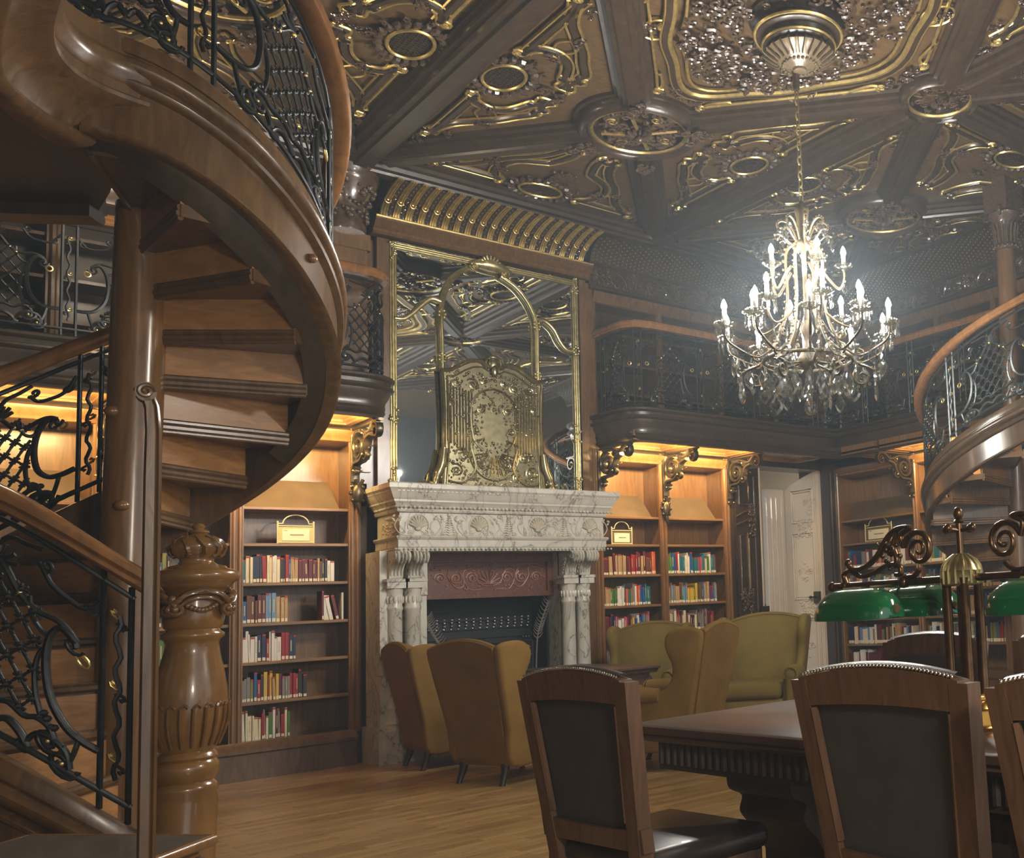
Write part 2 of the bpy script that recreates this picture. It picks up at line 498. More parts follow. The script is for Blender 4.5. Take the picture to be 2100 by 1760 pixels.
def offset(P, d):
    n = len(P); out = []
    for i in range(n):
        a, b = P[i-1], P[(i+1) % n]
        tx, ty = b[0]-a[0], b[1]-a[1]; l = math.hypot(tx, ty) or 1
        out.append((P[i][0]-ty/l*d, P[i][1]+tx/l*d))
    return out
def tri_panel(b, h):
    # half base b, height h; returns gilt, wood and carved meshes in (u, v, z-down) local coordinates
    L = math.hypot(b, h); e = .2
    v0 = e; vA = h-e*L/b; ub = b-(e*L+e*b)/h
    tC = min(.74, (h-.66-v0)/(vA-v0))
    so = .35/ub
    g, w, c = MB(), MB(), MB()
    for sg in (1, -1):
        def mp(P): return [(sg*s*ub, v0+t*(vA-v0)) for s, t in P]
        base = [(so+.02,.05),(.5,.05),(.88,.05)]
        hyp = cr([(.88,.05),(.84,.10),(.70,.18),(.60,.29),(.50,.40*1.02),(.40,.49),(.30,.52+.1*tC),(.24,tC-.02)], 5)
        notch = cr([(.24,tC-.02),(.20,tC+.02),(.16,tC-.035),(.10,tC+.01),(.07,tC-.02)], 4)
        inn = cr([(.07,tC-.02),(.08,tC-.14),(.15,.46),(so*.62,.43),(so+.04,.36),(so+.10,.26),(so+.08,.15),(so,.09),(so+.02,.05)], 5)
        P = mp(base[:-1]+hyp[:-1]+notch[:-1]+inn[:-1])
        dd = -.062 if sg > 0 else .062
        area = sum(P[i-1][0]*P[i][1]-P[i][0]*P[i-1][1] for i in range(len(P)))
        dd = .088 if area > 0 else -.088
        P2 = offset(P, dd); Pm = offset(P, dd*.5)
        g.tube([(x, y, -.022) for x, y in P], .0125, 6, closed=True)
        g.tube([(x, y, -.020) for x, y in P2], .0095, 5, closed=True)
        w.tube([(x, y, -.006) for x, y in Pm], .034, 6, closed=True)
        # crossed lens and carved knots
        p1, p2 = mp([(.56,.31),(so+.11,.24)])
        mx, my = (p1[0]+p2[0])/2, (p1[1]+p2[1])/2; nx, ny = -(p2[1]-p1[1]), p2[0]-p1[0]
        for q in (1, -1):
            g.tube([(x, y, -.018) for x, y in cr([p1, (mx+nx*.26*q, my+ny*.26*q), p2], 8)], .009, 5)
        for x, y in (p1, p2): foliage(c, x, y, -.03, .06, .06, 9, .034)
        for s, t, r in ((.88,.05,.05),(so+.02,.05,.045),(.24,tC-.02,.03),(.07,tC-.02,.03)):
            (x, y), = mp([(s, t)])
            scroll3(g, x, y, -.03, r, rad(20 if sg > 0 else 160), -sg, .3, 1.5, 6)
            g.sphere((x, y, -.035), r*.42, 6, 5)
        (x, y), = mp([(.95,.03)]); foliage(c, x, y, -.02, .1, .06, 9, .034)
        (x, y), = mp([(.80,.20)]); foliage(c, x, y, -.02, .05, .05, 5, .03)
    yo = v0+.13
    g.tube([(.2*math.cos(a*PI/16), yo+.14*math.sin(a*PI/16), -.035) for a in range(32)], .013, 6, closed=True)
    wreath(c, 0, yo, -.03, .27, .2, 22, .038)
    foliage(c, 0, yo+.3, -.02, .05, .09, 9, .035); foliage(c, 0, yo-.26, -.02, .22, .05, 12, .035); foliage(c, 0, yo+.45, -.02, .13, .06, 12, .04)
    for q in range(-6, 7):
        u = q*.032
        hh = .13*math.sqrt(max(0, 1-(u/.19)**2))
        if hh > .02:
            w.tube([(u-.0, yo-hh, -.02), (u, yo+hh, -.02)], .006, 4)
    for q in range(-4, 5):
        v = q*.032; hh = .19*math.sqrt(max(0, 1-(v/.135)**2))
        if hh > .02: w.tube([(-hh, yo+v, -.02), (hh, yo+v, -.02)], .006, 4)
    return g, w, c
TRI = {}
for key, (b, h) in {'y': (2.025, 1.475), 'x': (1.475, 2.025)}.items():
    TRI[key] = tri_panel(b, h)
_tm = {}
def place_tri(key, ox, oy, ang):
    for nm, mb, mt in zip(('gilt_moulding', 'panel_roll', 'carved_ornament'), TRI[key], (GILT, W_BEAM, CARVE)):
        if (key, nm) not in _tm:
            o = obj(nm, mb, mt, parent=ceil, loc=(0,0,0)); _tm[(key, nm)] = o
        else:
            o = _tm[(key, nm)].copy(); COL.objects.link(o); o.parent = ceil
        o.location = (ox, oy, CZ); o.rotation_euler = (0, 0, ang)
for i, j in CELLS:
    x0, x1, y0, y1 = XS[i], XS[i+1], YS[j], YS[j+1]; cx, cy = (x0+x1)/2, (y0+y1)/2
    place_tri('y', x0, cy, -PI/2); place_tri('y', x1, cy, PI/2)
    if not (i == 1 and j == 0): place_tri('x', cx, y1, PI)
    if not (i == 1 and j == 1): place_tri('x', cx, y0, 0)

# ---- central diamond with the rosette the chandelier hangs from
RX, RY = 4.425, 4.87
def lobed(sx, sy, am=.085, n=72):
    out = []
    for k in range(n):
        a = 2*PI*k/n
        q = 1+am*math.cos(4*a)+.03*math.cos(8*a)
        out.append((RX+sx*q*math.cos(a), RY+sy*q*math.sin(a)))
    return out
g, w = MB(), MB()
for sx, sy, r in ((.80,1.14,.022),(.86,1.21,.012),(.72,1.05,.012)): g.tube([(x, y, CZ-.04) for x, y in lobed(sx, sy)], r, 6, closed=True)
w.tube([(x, y, CZ-.01) for x, y in lobed(.83, 1.175)], .05, 6, closed=True)
for qx in (1, -1):
    for qy in (1, -1):
        ax, ay, bx, by = 1.06, .22, .2, 1.42
        P = [(ax,ay),(ax-.03,ay+.07),(.86,.52),(.56,.93),(.33,1.24),(.24,1.37),(bx,by)]
        g.tube([(RX+qx*x, RY+qy*y, CZ-.03) for x, y in P], .013, 6)
        g.tube([(RX+qx*x, RY+qy*y, CZ-.03) for x, y in cr([(ax,ay),(.98,.26),(.93,.4),(.9,.5)], 5)], .013, 6)
        g.tube([(RX+qx*x, RY+qy*y, CZ-.03) for x, y in cr([(bx,by),(.22,1.33),(.3,1.22),(.33,1.2)], 5)], .013, 6)
        for x, y, r in ((ax,ay,.05),(bx,by,.05),(.64,.66,.06)): scroll3(g, RX+qx*x, RY+qy*y, CZ-.035, r, qx*1.2, qx*qy, .24, 1.6, 6)
        g.tube([(RX+qx*(.66+.1*math.cos(a*PI/8)), RY+qy*(.72+.13*math.sin(a*PI/8)), CZ-.03) for a in range(16)], .01, 5, closed=True)
cobj('gilt_moulding', g, GILT); cobj('panel_roll', w, W_BEAM)
c = MB(); foliage(c, RX, RY, CZ-.045, .69, 1.0, 430, .055, random.Random(5), .33)
for qx in (1, -1):
    for qy in (1, -1): foliage(c, RX+qx*.12, RY+qy*1.36, CZ-.02, .1, .07, 9, .04); foliage(c, RX+qx*1.1, RY+qy*.08, CZ-.02, .07, .1, 9, .04); foliage(c, RX+qx*.74, RY+qy*.74, CZ-.02, .08, .08, 9, .04)
cobj('carved_foliage', c, CARVE)
# turned pendant boss
m = MB(); m.lathe([(.34,.0),(.34,-.03),(.30,-.05),(.27,-.08),(.285,-.10),(.30,-.125),(.29,-.15),(.25,-.165),(.24,-.19),(.25,-.205),(.25,-.225),(.225,-.24),(.2,-.245)], 40, (RX, RY, CZ)); boss = cobj('pendant_boss', m, W_BEAM)
m = MB()
for r, z in ((.30,-.13),(.248,-.21),(.2,-.25)): m.tube([(RX+r*math.cos(a*PI/20), RY+r*math.sin(a*PI/20), CZ+z) for a in range(40)], .012, 6, closed=True)
cobj('gilt_moulding', m, GILT)
m = MB(); m.lathe([(.205,-.235),(.225,-.25),(.235,-.27),(.2,-.295),(.165,-.31),(.15,-.325),(.12,-.34),(.085,-.355),(.05,-.37),(.045,-.385),(.02,-.39)], 48, (RX, RY, CZ))
for k in range(24):
    a = 2*PI*k/24
    m.tube([(RX+r*math.cos(a), RY+r*math.sin(a), CZ+z) for r, z in ((.22,-.25),(.24,-.275),(.2,-.305),(.15,-.335))], .013, 5)
    m.sphere((RX+.115*math.cos(a), RY+.115*math.sin(a), CZ-.347), .013, 5, 4)
cobj('carved_cup', m, plain('waxed_carving', hexc(112,98,78), .26, .2, .6, .2, 40))

# ------------------------------------------------------------------ upper frieze, coving and crown
YB = 9.32
def cove_run(nm, path, dots=True, seed=1):
    pr = [(0,4.58),(.05,4.59),(.05,4.62),(.02,4.64),(.02,4.84),(.05,4.86),(.05,4.875)]
    cv = [(.06+.36*(1-math.cos(t*rad(80)/8))/(1-math.cos(rad(80))), 4.875+.24*math.sin(t*rad(80)/8)) for t in range(9)]
    prof = pr+cv+[(.45,5.13),(.45,5.2),(-.05,5.2),(-.05,4.58)]
    mm = MB(); mm.sweep(path, prof); t = struct(nm, mm, W_DARK)
    d = MB(); fr = MB()
    for i in range(len(path)-1):
        a, b = Vector(path[i]), Vector(path[i+1]); dv = b-a; L = dv.length; dv.normalize(); nn = Vector((dv.y, -dv.x, 0))
        nk = int(L/.05)
        for k in range(nk):
            for q in range(9):
                tt = (q+.5+(.5 if k % 2 else 0))/9.5*rad(80)
                dd, z = .06+.36*(1-math.cos(tt))/(1-math.cos(rad(80))), 4.875+.24*math.sin(tt)
                p = a+dv*((k+.5)*.05)+nn*(dd+.004)
                d.sphere((p.x, p.y, z-.004), .009, 4, 3)
        rr = random.Random(seed+i)
        M = Matrix((( dv.x, 0, nn.x), (dv.y, 0, nn.y), (0, 1, 0)))
        for k in range(int(L/.5)):
            u0 = (k+.5)*.5
            for q in range(26):
                u, v, r = u0+rr.uniform(-.24,.24), rr.uniform(-.09,.09), rr.uniform(.02,.045)
                pts = spiral(u, 4.74+v, r, 1.2, rr.uniform(0,6), rr.choice((1,-1)), n=9)
                fr.tube([tuple(a+dv*x+nn*.03+Vector((0,0,z))) for x, z in pts], r*.3, 5)
            pts = arc(u0, 4.67, .2, .16, 0, 180, 12)
            fr.tube([tuple(a+dv*x+nn*.035+Vector((0,0,z))) for x, z in pts], .012, 5)
    obj('gilt_beading', d, plain('dull_gilt', hexc(150,130,84), .5, .6), parent=t, smooth=0); obj('carved_frieze', fr, CARVE, parent=t)
    return t
cove_run('trim_1', [(-1.0, 9.34, 0), (3.16, 9.34, 0)], seed=1)
cove_run('trim_2', [(5.33, 9.34, 0), (8.78, 9.34, 0), (8.78, 2.5, 0)], seed=40)

# gilded ribbed cove above the mirror
x0, x1 = 3.25, 5.24
def cv(t): a = t*rad(82); return 9.27-.43*(1-math.cos(a))/(1-math.cos(rad(82))), 4.81+.225*math.sin(a)/math.sin(rad(82))
m = MB()
m.grid(lambda u, v: (x0+(x1-x0)*u, cv(v)[0]+.01, cv(v)[1]), 2, 12)
for xx, s in ((x0, -1), (x1, 1)):
    ps = [(cv(t/11)[0]+.01, cv(t/11)[1]) for t in range(12)]+[(9.30, 5.1)]
    m.prism(ps, (xx-.002, xx+.002), lambda u, v, w_: (w_, u, v))
tr = struct('trim_3', m, W_BEAM)
g, dk = MB(), MB()
NB = 19
for k in range(NB):
    xc = x0+.03+(x1-x0-.06)*k/(NB-1)
    for dx, r in ((-.021,.0085),(0,.012),(.021,.0085)):
        g.tube([(xc+dx, cv(t/10)[0]-.008, cv(t/10)[1]) for t in range(11)], r, 6)
    y, z = cv(.46); g.tube([(xc+.026*math.cos(a*PI/5), y-.02, z+.03*math.sin(a*PI/5)) for a in range(10)], .006, 5, closed=True); g.sphere((xc, y-.02, z), .011, 6, 4)
    if k < NB-1:
        for q in range(11):
            y, z = cv((q+.5)/11); dk.sphere((xc+.053, y-.004, z), (.011,.008,.012), 6, 4)
            dk.sphere((xc+.053+(.012 if q % 2 else -.012), y-.004, z+.01), .007, 5, 4)
obj('gilt_rib', g, GILT, parent=tr); obj('carved_strip', dk, CARVE, parent=tr)
m = MB(); m.sweep([(x0-.06, 9.36, 0), (x1+.06, 9.36, 0)], [(0,4.66),(.10,4.66),(.12,4.68),(.12,4.70),(.15,4.72),(.17,4.755),(.19,4.765),(.19,4.79),(.0,4.80)]); obj('cornice_board', m, W_STAIR, parent=tr)
m = MB(); m.tube([(x0-.06, 9.165, 4.795), (x1+.06, 9.165, 4.795)], .010, 6); obj('gilt_fillet', m, GILT, parent=tr)
# ================================================================== IRONWORK
class Path:
    def __init__(s, pts):
        s.p = [Vector(q) for q in pts]; s.c = [0]
        for a, b in zip(s.p, s.p[1:]): s.c.append(s.c[-1]+(b-a).length)
        s.L = s.c[-1]
    def at(s, d):
        d = max(0, min(s.L, d))
        for i in range(len(s.p)-1):
            if d <= s.c[i+1] or i == len(s.p)-2:
                t = (d-s.c[i])/max(1e-9, s.c[i+1]-s.c[i]); return s.p[i].lerp(s.p[i+1], t)
    def nrm(s, d):
        a, b = s.at(d-.03), s.at(d+.03); t = (b-a).normalized(); return Vector((t.y, -t.x, 0))
def rounded(pts, r, n=7):
    # round the inner vertices of a horizontal polyline; r per vertex
    out = [Vector(pts[0])]
    for i in range(1, len(pts)-1):
        p, a, b = Vector(pts[i]), Vector(pts[i-1]), Vector(pts[i+1])
        ri = r[i-1] if isinstance(r, (list, tuple)) else r
        if ri <= 0: out.append(p); continue
        q0, q1 = p+(a-p).normalized()*ri, p+(b-p).normalized()*ri
        for k in range(n+1):
            t = k/n; out.append(q0*((1-t)**2)+p*(2*t*(1-t))+q1*t*t)
    out.append(Vector(pts[-1])); return out
def iron_panel(mi, mg, fn, L, H, k=1.0, star=True, n=5, post=True):
    # scrolled wrought-iron balustrade panel drawn in (u, v) and bent onto the rail by fn
    def T(P, r, m=mi): m.tube([fn(u, v) for u, v in P], r*k, n)
    def sub(a, b, q=6): return [(a[0]+(b[0]-a[0])*i/q, a[1]+(b[1]-a[1])*i/q) for i in range(q+1)]
    T(sub((0,.06),(L,.06),10), .011); T(sub((0,H-.035),(L,H-.035),10), .010)
    pw = .085 if post else 0.0
    if post:
        for u in (0.008, pw): T(sub((u,0),(u,H),3), .010)
        T([(pw/2+.008*math.sin(i*1.3), .12+(H-.24)*i/24) for i in range(25)], .008)
        for i in range(3):
            v = .2*H+.3*H*i
            T(spiral(pw/2-.012, v, .02, 1, 0, 1, 6), .006); T(spiral(pw/2+.012, v+.035, .02, 1, PI, 1, 6), .006, mg)
    xc = pw+(L-pw)/2; hw = (L-pw)/2-.012; vc = .47*H
    lw, lh = .47*hw, .265*H
    def inside(x, v): return (abs(x)/lw)**3+(abs(v-vc)/lh)**3 < 1
    sp = min(.115, max(.075, lw/2.1)); sl = .8
    for sg in (1, -1):
        for i in range(-14, 15):
            run = []
            for j in range(-60, 61):
                t_ = j*.010
                x, v = (i*sp+t_*sl), vc+sg*t_
                if inside(x, v): run.append((x, v))
            if len(run) > 3: T([(xc+run[0][0], run[0][1]), (xc+run[len(run)//2][0], run[len(run)//2][1]), (xc+run[-1][0], run[-1][1])], .0052)
    if star:
        for i in range(-16, 17):
            for j in range(-12, 13):
                if (i+j) % 2: continue
                x, v = i*sp/2, vc+j*sp/2/sl
                if not inside(x*1.02, v): continue
                mi.sphere(fn(xc+x, v), .0125*k, 5, 4)
                if star == 2:
                    for q in range(4):
                        a_ = q*PI/4; e = .024 if q % 2 else .019
                        T([(xc+x-e*math.cos(a_), v-e*math.sin(a_)), (xc+x, v), (xc+x+e*math.cos(a_), v+e*math.sin(a_))], .0048)
    for s in (1, -1):
        Q = lambda P: [(xc+s*x*hw, y*H) for x, y in P]
        sc = lambda x, y, r, tn, a, d, rr=.008, mm=mi: T(spiral(xc+s*x*hw, y*H, r, tn, a if s > 0 else PI-a, d*s), rr, mm)
        T(cr(Q([(0,.80),(.10,.765),(.24,.69),(.42,.655),(.62,.665),(.76,.64),(.80,.60)]), 4), .0095); sc(.765,.60,.03,1.2,0,-1,.007)
        T(cr(Q([(.80,.62),(.66,.645),(.55,.585),(.51,.47),(.56,.34),(.70,.26),(.86,.235),(1.03,.235)]), 4), .0125)
        T(cr(Q([(.34,.70),(.36,.63),(.46,.585),(.55,.585)]), 4), .008)
        T(cr(Q([(.53,.52),(.46,.50),(.41,.42),(.42,.32),(.48,.235)]), 4), .0085)
        T(cr(Q([(0,.20),(.16,.225),(.32,.205),(.44,.225),(.56,.215),(.62,.165)]), 4), .010); sc(.55,.155,.042,1.7,.3,-1,.010)
        T(cr(Q([(0,.115),(.14,.155),(.28,.13),(.36,.085)]), 4), .012); sc(.31,.088,.026,1.2,.3,-1,.008)
        T(cr(Q([(.34,.105),(.44,.16),(.58,.175),(.72,.15),(.76,.09)]), 4), .011); sc(.685,.095,.045,1.6,.1,-1,.010)
        T(cr(Q([(.75,.11),(.80,.17),(.84,.235)]), 4), .009); pass
        T(cr(Q([(1.03,.86),(.88,.785),(.70,.78),(.54,.80),(.44,.86)]), 4), .0085); sc(.92,.80,.026,1.1,.8,-1,.007); sc(.50,.865,.024,1.1,3.4,1,.007)
        T(cr(Q([(0,.84),(.12,.895),(.30,.905),(.46,.92)]), 4), .008)
        T([(xc+s*.86*hw+.018*math.cos(a_), .56*H+.018*math.sin(a_)) for a_ in [PI*i/5 for i in range(11)]], .0055, mg)
        for q in range(5): mi.sphere(fn(xc+s*(.47+.035*q)*hw, (.235+.022*math.sin(q*1.4))*H), .013*k, 5, 4)
        for x, y in ((.55,.155),(.685,.095),(.34,.655),(.24,.69)): mg.sphere(fn(xc+s*x*hw, y*H), .011*k, 6, 4)
        for q in range(4):
            a_ = rad(90-s*(q+.3)*28); T([(xc, .79*H), (xc+.035*math.cos(a_), .79*H+.035*math.sin(a_)), (xc+.062*math.cos(a_+s*.15), .79*H+.062*math.sin(a_+s*.15))], .0075)
    mg.sphere(fn(xc, .79*H), .014*k, 6, 4)
    return

RAILP = [(-.035,0),(.035,0),(.045,.012),(.04,.03),(.052,.045),(.045,.07),(.02,.085),(-.02,.085),(-.045,.07),(-.052,.045),(-.04,.03),(-.045,.012)]
FASC = [(-.13,3.22),(.0,3.22),(.02,3.208),(.022,3.19),(.008,3.175),(-.008,3.17),(-.008,3.14),(.012,3.13),(.018,3.115),(.005,3.10),(-.012,3.095),(-.02,3.06),(-.045,3.02),(-.055,2.985),(-.05,2.955),(-.06,2.94),(-.05,2.925),(-.06,2.905),(-.085,2.89),(-.09,2.872),(-.13,2.87)]
GZ = 3.22
def gallery(nm, label, pts, panels, poly, wall_end=None):
    t = thing(nm, label, 'gallery', (pts[0][0], pts[0][1], 2.87))
    P = Path(pts)
    mm = MB(); mm.sweep(P.p, FASC); obj('fascia', mm, W_DARK, t)
    mm = MB(); mm.prism(poly, (3.0, 3.205), lambda u, v, w: (u, v, w)); obj('deck', mm, W_SHELF, t, smooth=0)
    inn = [P.at(P.L*i/60)-P.nrm(P.L*i/60)*.07 for i in range(61)]
    PI_ = Path(inn)
    mm = MB(); mm.sweep(Path(inn).p, [(d, z+4.05) for d, z in RAILP]); obj('handrail', mm, W_RAIL, t, smooth=50)
    for a, b in panels:
        mi, mg = MB(), MB()
        iron_panel(mi, mg, lambda u, v: PI_.at(a+u)+Vector((0,0,GZ+v)), b-a, .83)
        p = obj('balustrade_panel', mi, IRON_D, t, smooth=60); obj('gilt_boss', mg, GILT, p, smooth=60)
    return t
def bracket(t, X, along='x', sgn=1, zt=2.86, reach=.62, wall=9.31, gold=.35):
    # scrolled iron console under the gallery, in the plane square to the wall
    mi = MB()
    def fn(d, z, w=0): return (X+w, wall-d, zt+z) if along == 'x' else (X-d, wall+w, zt+z)
    def T(P, r, fl=(1.9, 1)): 
        up = Vector((1,0,0)) if along == 'x' else Vector((0,1,0))
        mi.tube([fn(d, z) for d, z in P], r, 6, flat=fl, up=up)
    T(spiral(.17, -.17, .135, 2.1, 1.2, 1, 26), [.022*(1-.5*i/26) for i in range(27)])
    T(spiral(.55, -.085, .075, 1.6, 1.9, -1, 18), [.018*(1-.5*i/18) for i in range(19)])
    T(cr([(.10,-.03),(.25,-.035),(.40,-.075),(.50,-.02),(.60,-.015)], 5), .018)
    T(cr([(.03,-.46),(.035,-.38),(.07,-.31),(.13,-.30),(.22,-.29),(.3,-.22),(.34,-.13),(.44,-.10)], 5), .020)
    T(spiral(.30, -.255, .05, 1.4, 3.3, 1, 12), .012)
    T(spiral(.30, -.075, .04, 1.3, .5, -1, 10), .012)
    T(spiral(.09, -.37, .04, 1.3, .5, 1, 10), .012)
    T([(.0,-.005),(.64,-.005)], .014); T([(.012,-.52),(.012,0)], .016)
    rr = random.Random(3)
    for i in range(20):
        d, z = rr.uniform(.02,.45), 0
        z = -.03-rr.random()*(.36-.5*d)
        mi.sphere(fn(d, z, rr.uniform(-.025,.025)), rr.uniform(.006,.012), 5, 4)
    b = obj('bracket', mi, plain_bronze(), t, smooth=60)
    mg = MB()
    for d, z in ((.17,-.17),(.55,-.085),(.30,-.255),(.09,-.37),(.30,-.075),(.04,-.5)):
        for w in (-.035, .035): mg.sphere(fn(d, z, w), .010, 6, 4)
    obj('gilt_boss', mg, GILT, b, smooth=60)
    return b
def plain_bronze(): return MATS.get('patinated_bronze') or plain('patinated_bronze', hexc(88,80,64), .36, .8, 0, .3, 40)

Gp = rounded([(5.33,9.34,0),(5.33,8.6,0),(8.14,8.6,0),(8.14,1.0,0)], [.34, 0])
galR = gallery('gallery', 'dark timber gallery with iron railing above the lit bookcases and the doors', Gp, [(.10,.62),(.62,1.36),(1.36,2.12),(2.12,2.88),(3.0,3.75),(3.75,4.5),(4.5,5.25),(5.25,6.0),(6.0,6.8)], [(5.45,9.3),(5.45,8.78),(5.62,8.68),(8.22,8.68),(8.22,1.0),(9.1,1.0),(9.1,9.7),(5.45,9.7)])
Gp2 = rounded([(-1.1,8.6,0),(3.2,8.6,0),(3.2,9.34,0)], [.34])
PL = Path(Gp2).L
galL = gallery('gallery', 'timber gallery with iron railing between the near spiral stair and the mirror', Gp2, [(PL-.50,PL-.02),(PL-1.28,PL-.5),(PL-2.04,PL-1.28),(PL-2.8,PL-2.04),(PL-3.56,PL-2.8),(PL-4.3,PL-3.56)], [(-1.1,8.68),(2.94,8.68),(3.08,8.8),(3.08,9.7),(-1.1,9.7)])
for x in (5.40, 6.18, 7.05): bracket(galR, x)
for y in (7.95, 6.65): bracket(galR, 8.76, 'y', wall=y)
for x in (3.05, 2.2, 1.34): bracket(galL, x)
def soffit(t, u0, u1, along='x'):
    mm = MB()
    def B(a, b, c, d, z0, z1):
        if along == 'x': mm.box(a, b, c, d, z0, z1)
        else: mm.box(c-.55, d-.55, a, b, z0, z1)
    B(u0, u1, 8.72, 9.3, 2.925, 2.99)
    for z0, w in ((2.888,.05),(2.905,.085)):
        B(u0, u1, 8.72, 8.72+w, z0, 2.93); B(u0, u1, 9.3-w, 9.3, z0, 2.93); B(u0, u0+w, 8.72+w, 9.3-w, z0, 2.93); B(u1-w, u1, 8.72+w, 9.3-w, z0, 2.93)
    obj('soffit_coffer', mm, W_SHELF, t, smooth=0)
for a, b in ((5.44,6.16),(6.2,7.03),(7.07,8.1)): soffit(galR, a, b)
for a, b in ((2.24,3.02),(1.38,2.18),(.5,1.32)): soffit(galL, a, b)
for a, b in ((6.68,7.92),(7.98,8.56),(5.4,6.62)): soffit(galR, a, b, 'y')

# ================================================================== BOOKCASES
SH = (.295, .60, .915, 1.225, 1.55, 1.872, 2.172)
BOARD = plain('pale_display_board', hexc(104,88,66), .5, 0, .05, .15, 6)
def bookcase(label, M, w, left=True, board=True, top=2.87):
    t = thing('bookcase', label, 'bookcase', M @ Vector((w/2, .2, 0)), 0, None)
    def part(nm, fn, mat, **k):
        mm = MB(); fn(mm)
        mm.v = [tuple(M @ Vector(p)) for p in mm.v]
        return obj(nm, mm, mat, t, **k)
    def upr(x, s):
        def f(m_):
            m_.box(x-.012, x+.012, .03, .38, .27, top-.12)
            m_.box(x-.045, x+.045, 0, .03, .27, top)
            m_.tube([(x-.02, -.002, .27), (x-.02, -.002, top)], .016, 8); m_.tube([(x+.02, -.002, .27), (x+.02, -.002, top)], .016, 8)
        return f
    if left: part('upright', upr(0, 1), W_SHELF, smooth=40)
    part('upright', upr(w, -1), W_SHELF, smooth=40)
    part('back_panel', lambda m_: m_.box(0, w, .36, .385, .27, top), W_SHELF, smooth=0)
    def pl(m_):
        m_.box(0, w, -.05, .38, 0, .20); m_.sweep([(0, -.05, 0), (w, -.05, 0)], [(0,.2),(.01,.2),(.022,.212),(.022,.235),(.008,.25),(.0,.262),(-.03,.295),(-.1,.295),(-.1,.2)]); m_.box(0, w, 0, .38, .2, .293)
    part('plinth', pl, W_STAIR)
    for z in SH[1:]:
        part('shelf', lambda m_: m_.bbox(.014, w-.014, .02, .36, z-.026, z, .004), W_SHELFH, smooth=0)
    def tp(m_):
        m_.box(0, w, 0, .38, top-.12, top); m_.sweep([(0, 0, 0), (w, 0, 0)], [(0,top-.12),(.015,top-.115),(.02,top-.1),(.01,top-.085),(.035,top-.05),(.04,top-.02),(0,top)])
    part('top_rail', tp, W_SHELF)
    if board:
        def bd(m_): m_.hexa([(.03,.10,2.173),(w*.9,.10,2.173),(w*.9,.12,2.173),(.03,.12,2.173),(.03,.30,2.43),(w*.86,.30,2.43),(w*.86,.32,2.43),(.03,.32,2.43)])
        part('display_board', bd, BOARD, smooth=0)
    return t
def Tx(x, y): return Matrix.Translation((x, y, 0))
def Ty(x, y): return Matrix.Translation((x, y, 0)) @ Matrix.Rotation(-PI/2, 4, 'Z')
UNITS = {
 'L': (Tx(2.20, YB), .86, 'wooden bookcase with half-empty shelves between the newel post and the marble fireplace'),
 'LL': (Tx(1.34, YB), .86, 'wooden bookcase half hidden behind the turned newel post'),
 'LLL': (Tx(.48, YB), .86, 'wooden bookcase behind the column of the near spiral stair'),
 'M1': (Tx(5.38, YB), .78, 'lit wooden bookcase touching the mantel, behind the olive wing chair'),
 'M2': (Tx(6.16, YB), .86, 'lit wooden bookcase between the bookcase beside the fireplace and the dark door'),
 'R1': (Ty(8.76, 9.30), 1.36, 'dark bookcase in the corner beside the white door'),
 'R2': (Ty(8.76, 7.94), 1.28, 'bookcase behind the brass table lamp and its green shades'),
 'R3': (Ty(8.76, 6.66), 1.28, 'bookcase at the right edge of the photo under the far spiral stair'),
}
for k, (M, w, lb) in UNITS.items(): bookcase(lb, M, w, left=k in ('LLL','M1','R1'))
# bronze mounts on the uprights
def mount(x, y, z, label, flat=False):
    mm = MB()
    mm.sphere((x, y-.03, z), (.05,.03,.09), 10, 8)
    for q in range(8):
        a = 2*PI*q/8; mm.sphere((x+.055*math.cos(a), y-.025, z+.085*math.sin(a)), .02, 6, 4)
    mm.tube([(x, y-.02, z-.08), (x+.01, y-.03, z-.14), (x+.03, y-.02, z-.19)], [.025,.018,.008], 6)
    mm.tube([(x-.01, y-.03, z+.07), (x-.02, y-.05, z+.12)], .014, 6); mm.tube([(x+.02, y-.03, z+.07), (x+.035, y-.05, z+.12)], .014, 6)
    o = obj('bronze_mount', mm, plain_bronze(), smooth=60); tag(o, label, 'mount')
mount(6.17, YB-.02, 2.26, 'dark bronze mask mounted on the upright between the lit bookcases')
mount(3.07, YB-.02, 2.30, 'dark bronze mask mounted on the upright beside the marble mantel')

# ---- upper gallery bookcases and panelling
def upper(label, M, w, n):
    t = thing('gallery_bookcase', label, 'bookcase', M @ Vector((w/2, .1, 3.2)))
    def part(nm, fn, mat, **k):
        mm = MB(); fn(mm); mm.v = [tuple(M @ Vector(p)) for p in mm.v]; return obj(nm, mm, mat, t, **k)
    part('back_panel', lambda m_: m_.box(0, w, .32, .34, 3.2, 4.6), W_DARK, smooth=0)
    for i in range(n+1):
        x = w*i/n
        part('upright', lambda m_: (m_.box(x-.04, x+.04, 0, .32, 3.2, 4.58), m_.tube([(x, 0, 3.2), (x, 0, 4.5)], .025, 8)), W_STAIR, smooth=40)
    part('top_rail', lambda m_: (m_.box(0, w, 0, .32, 4.47, 4.58), m_.sweep([(0,0,0),(w,0,0)], [(0,4.45),(.02,4.46),(.03,4.5),(.05,4.53),(.06,4.57),(0,4.58)])), W_STAIR)
    for z in (3.5, 3.82, 4.14):
        part('shelf', lambda m_: m_.box(0, w, .03, .32, z, z+.025), W_STAIR, smooth=0)
upper('dark gallery bookcase with a reddish top rail, behind the hanging chandelier', Tx(5.38, 9.36), 3.3, 4)
upper('gallery bookcase behind the railing and the near spiral stair', Tx(-.6, 9.36), 3.3, 4)
upper('dark gallery bookcase high above the far spiral stair', Ty(8.8, 9.2), 6.0, 7)
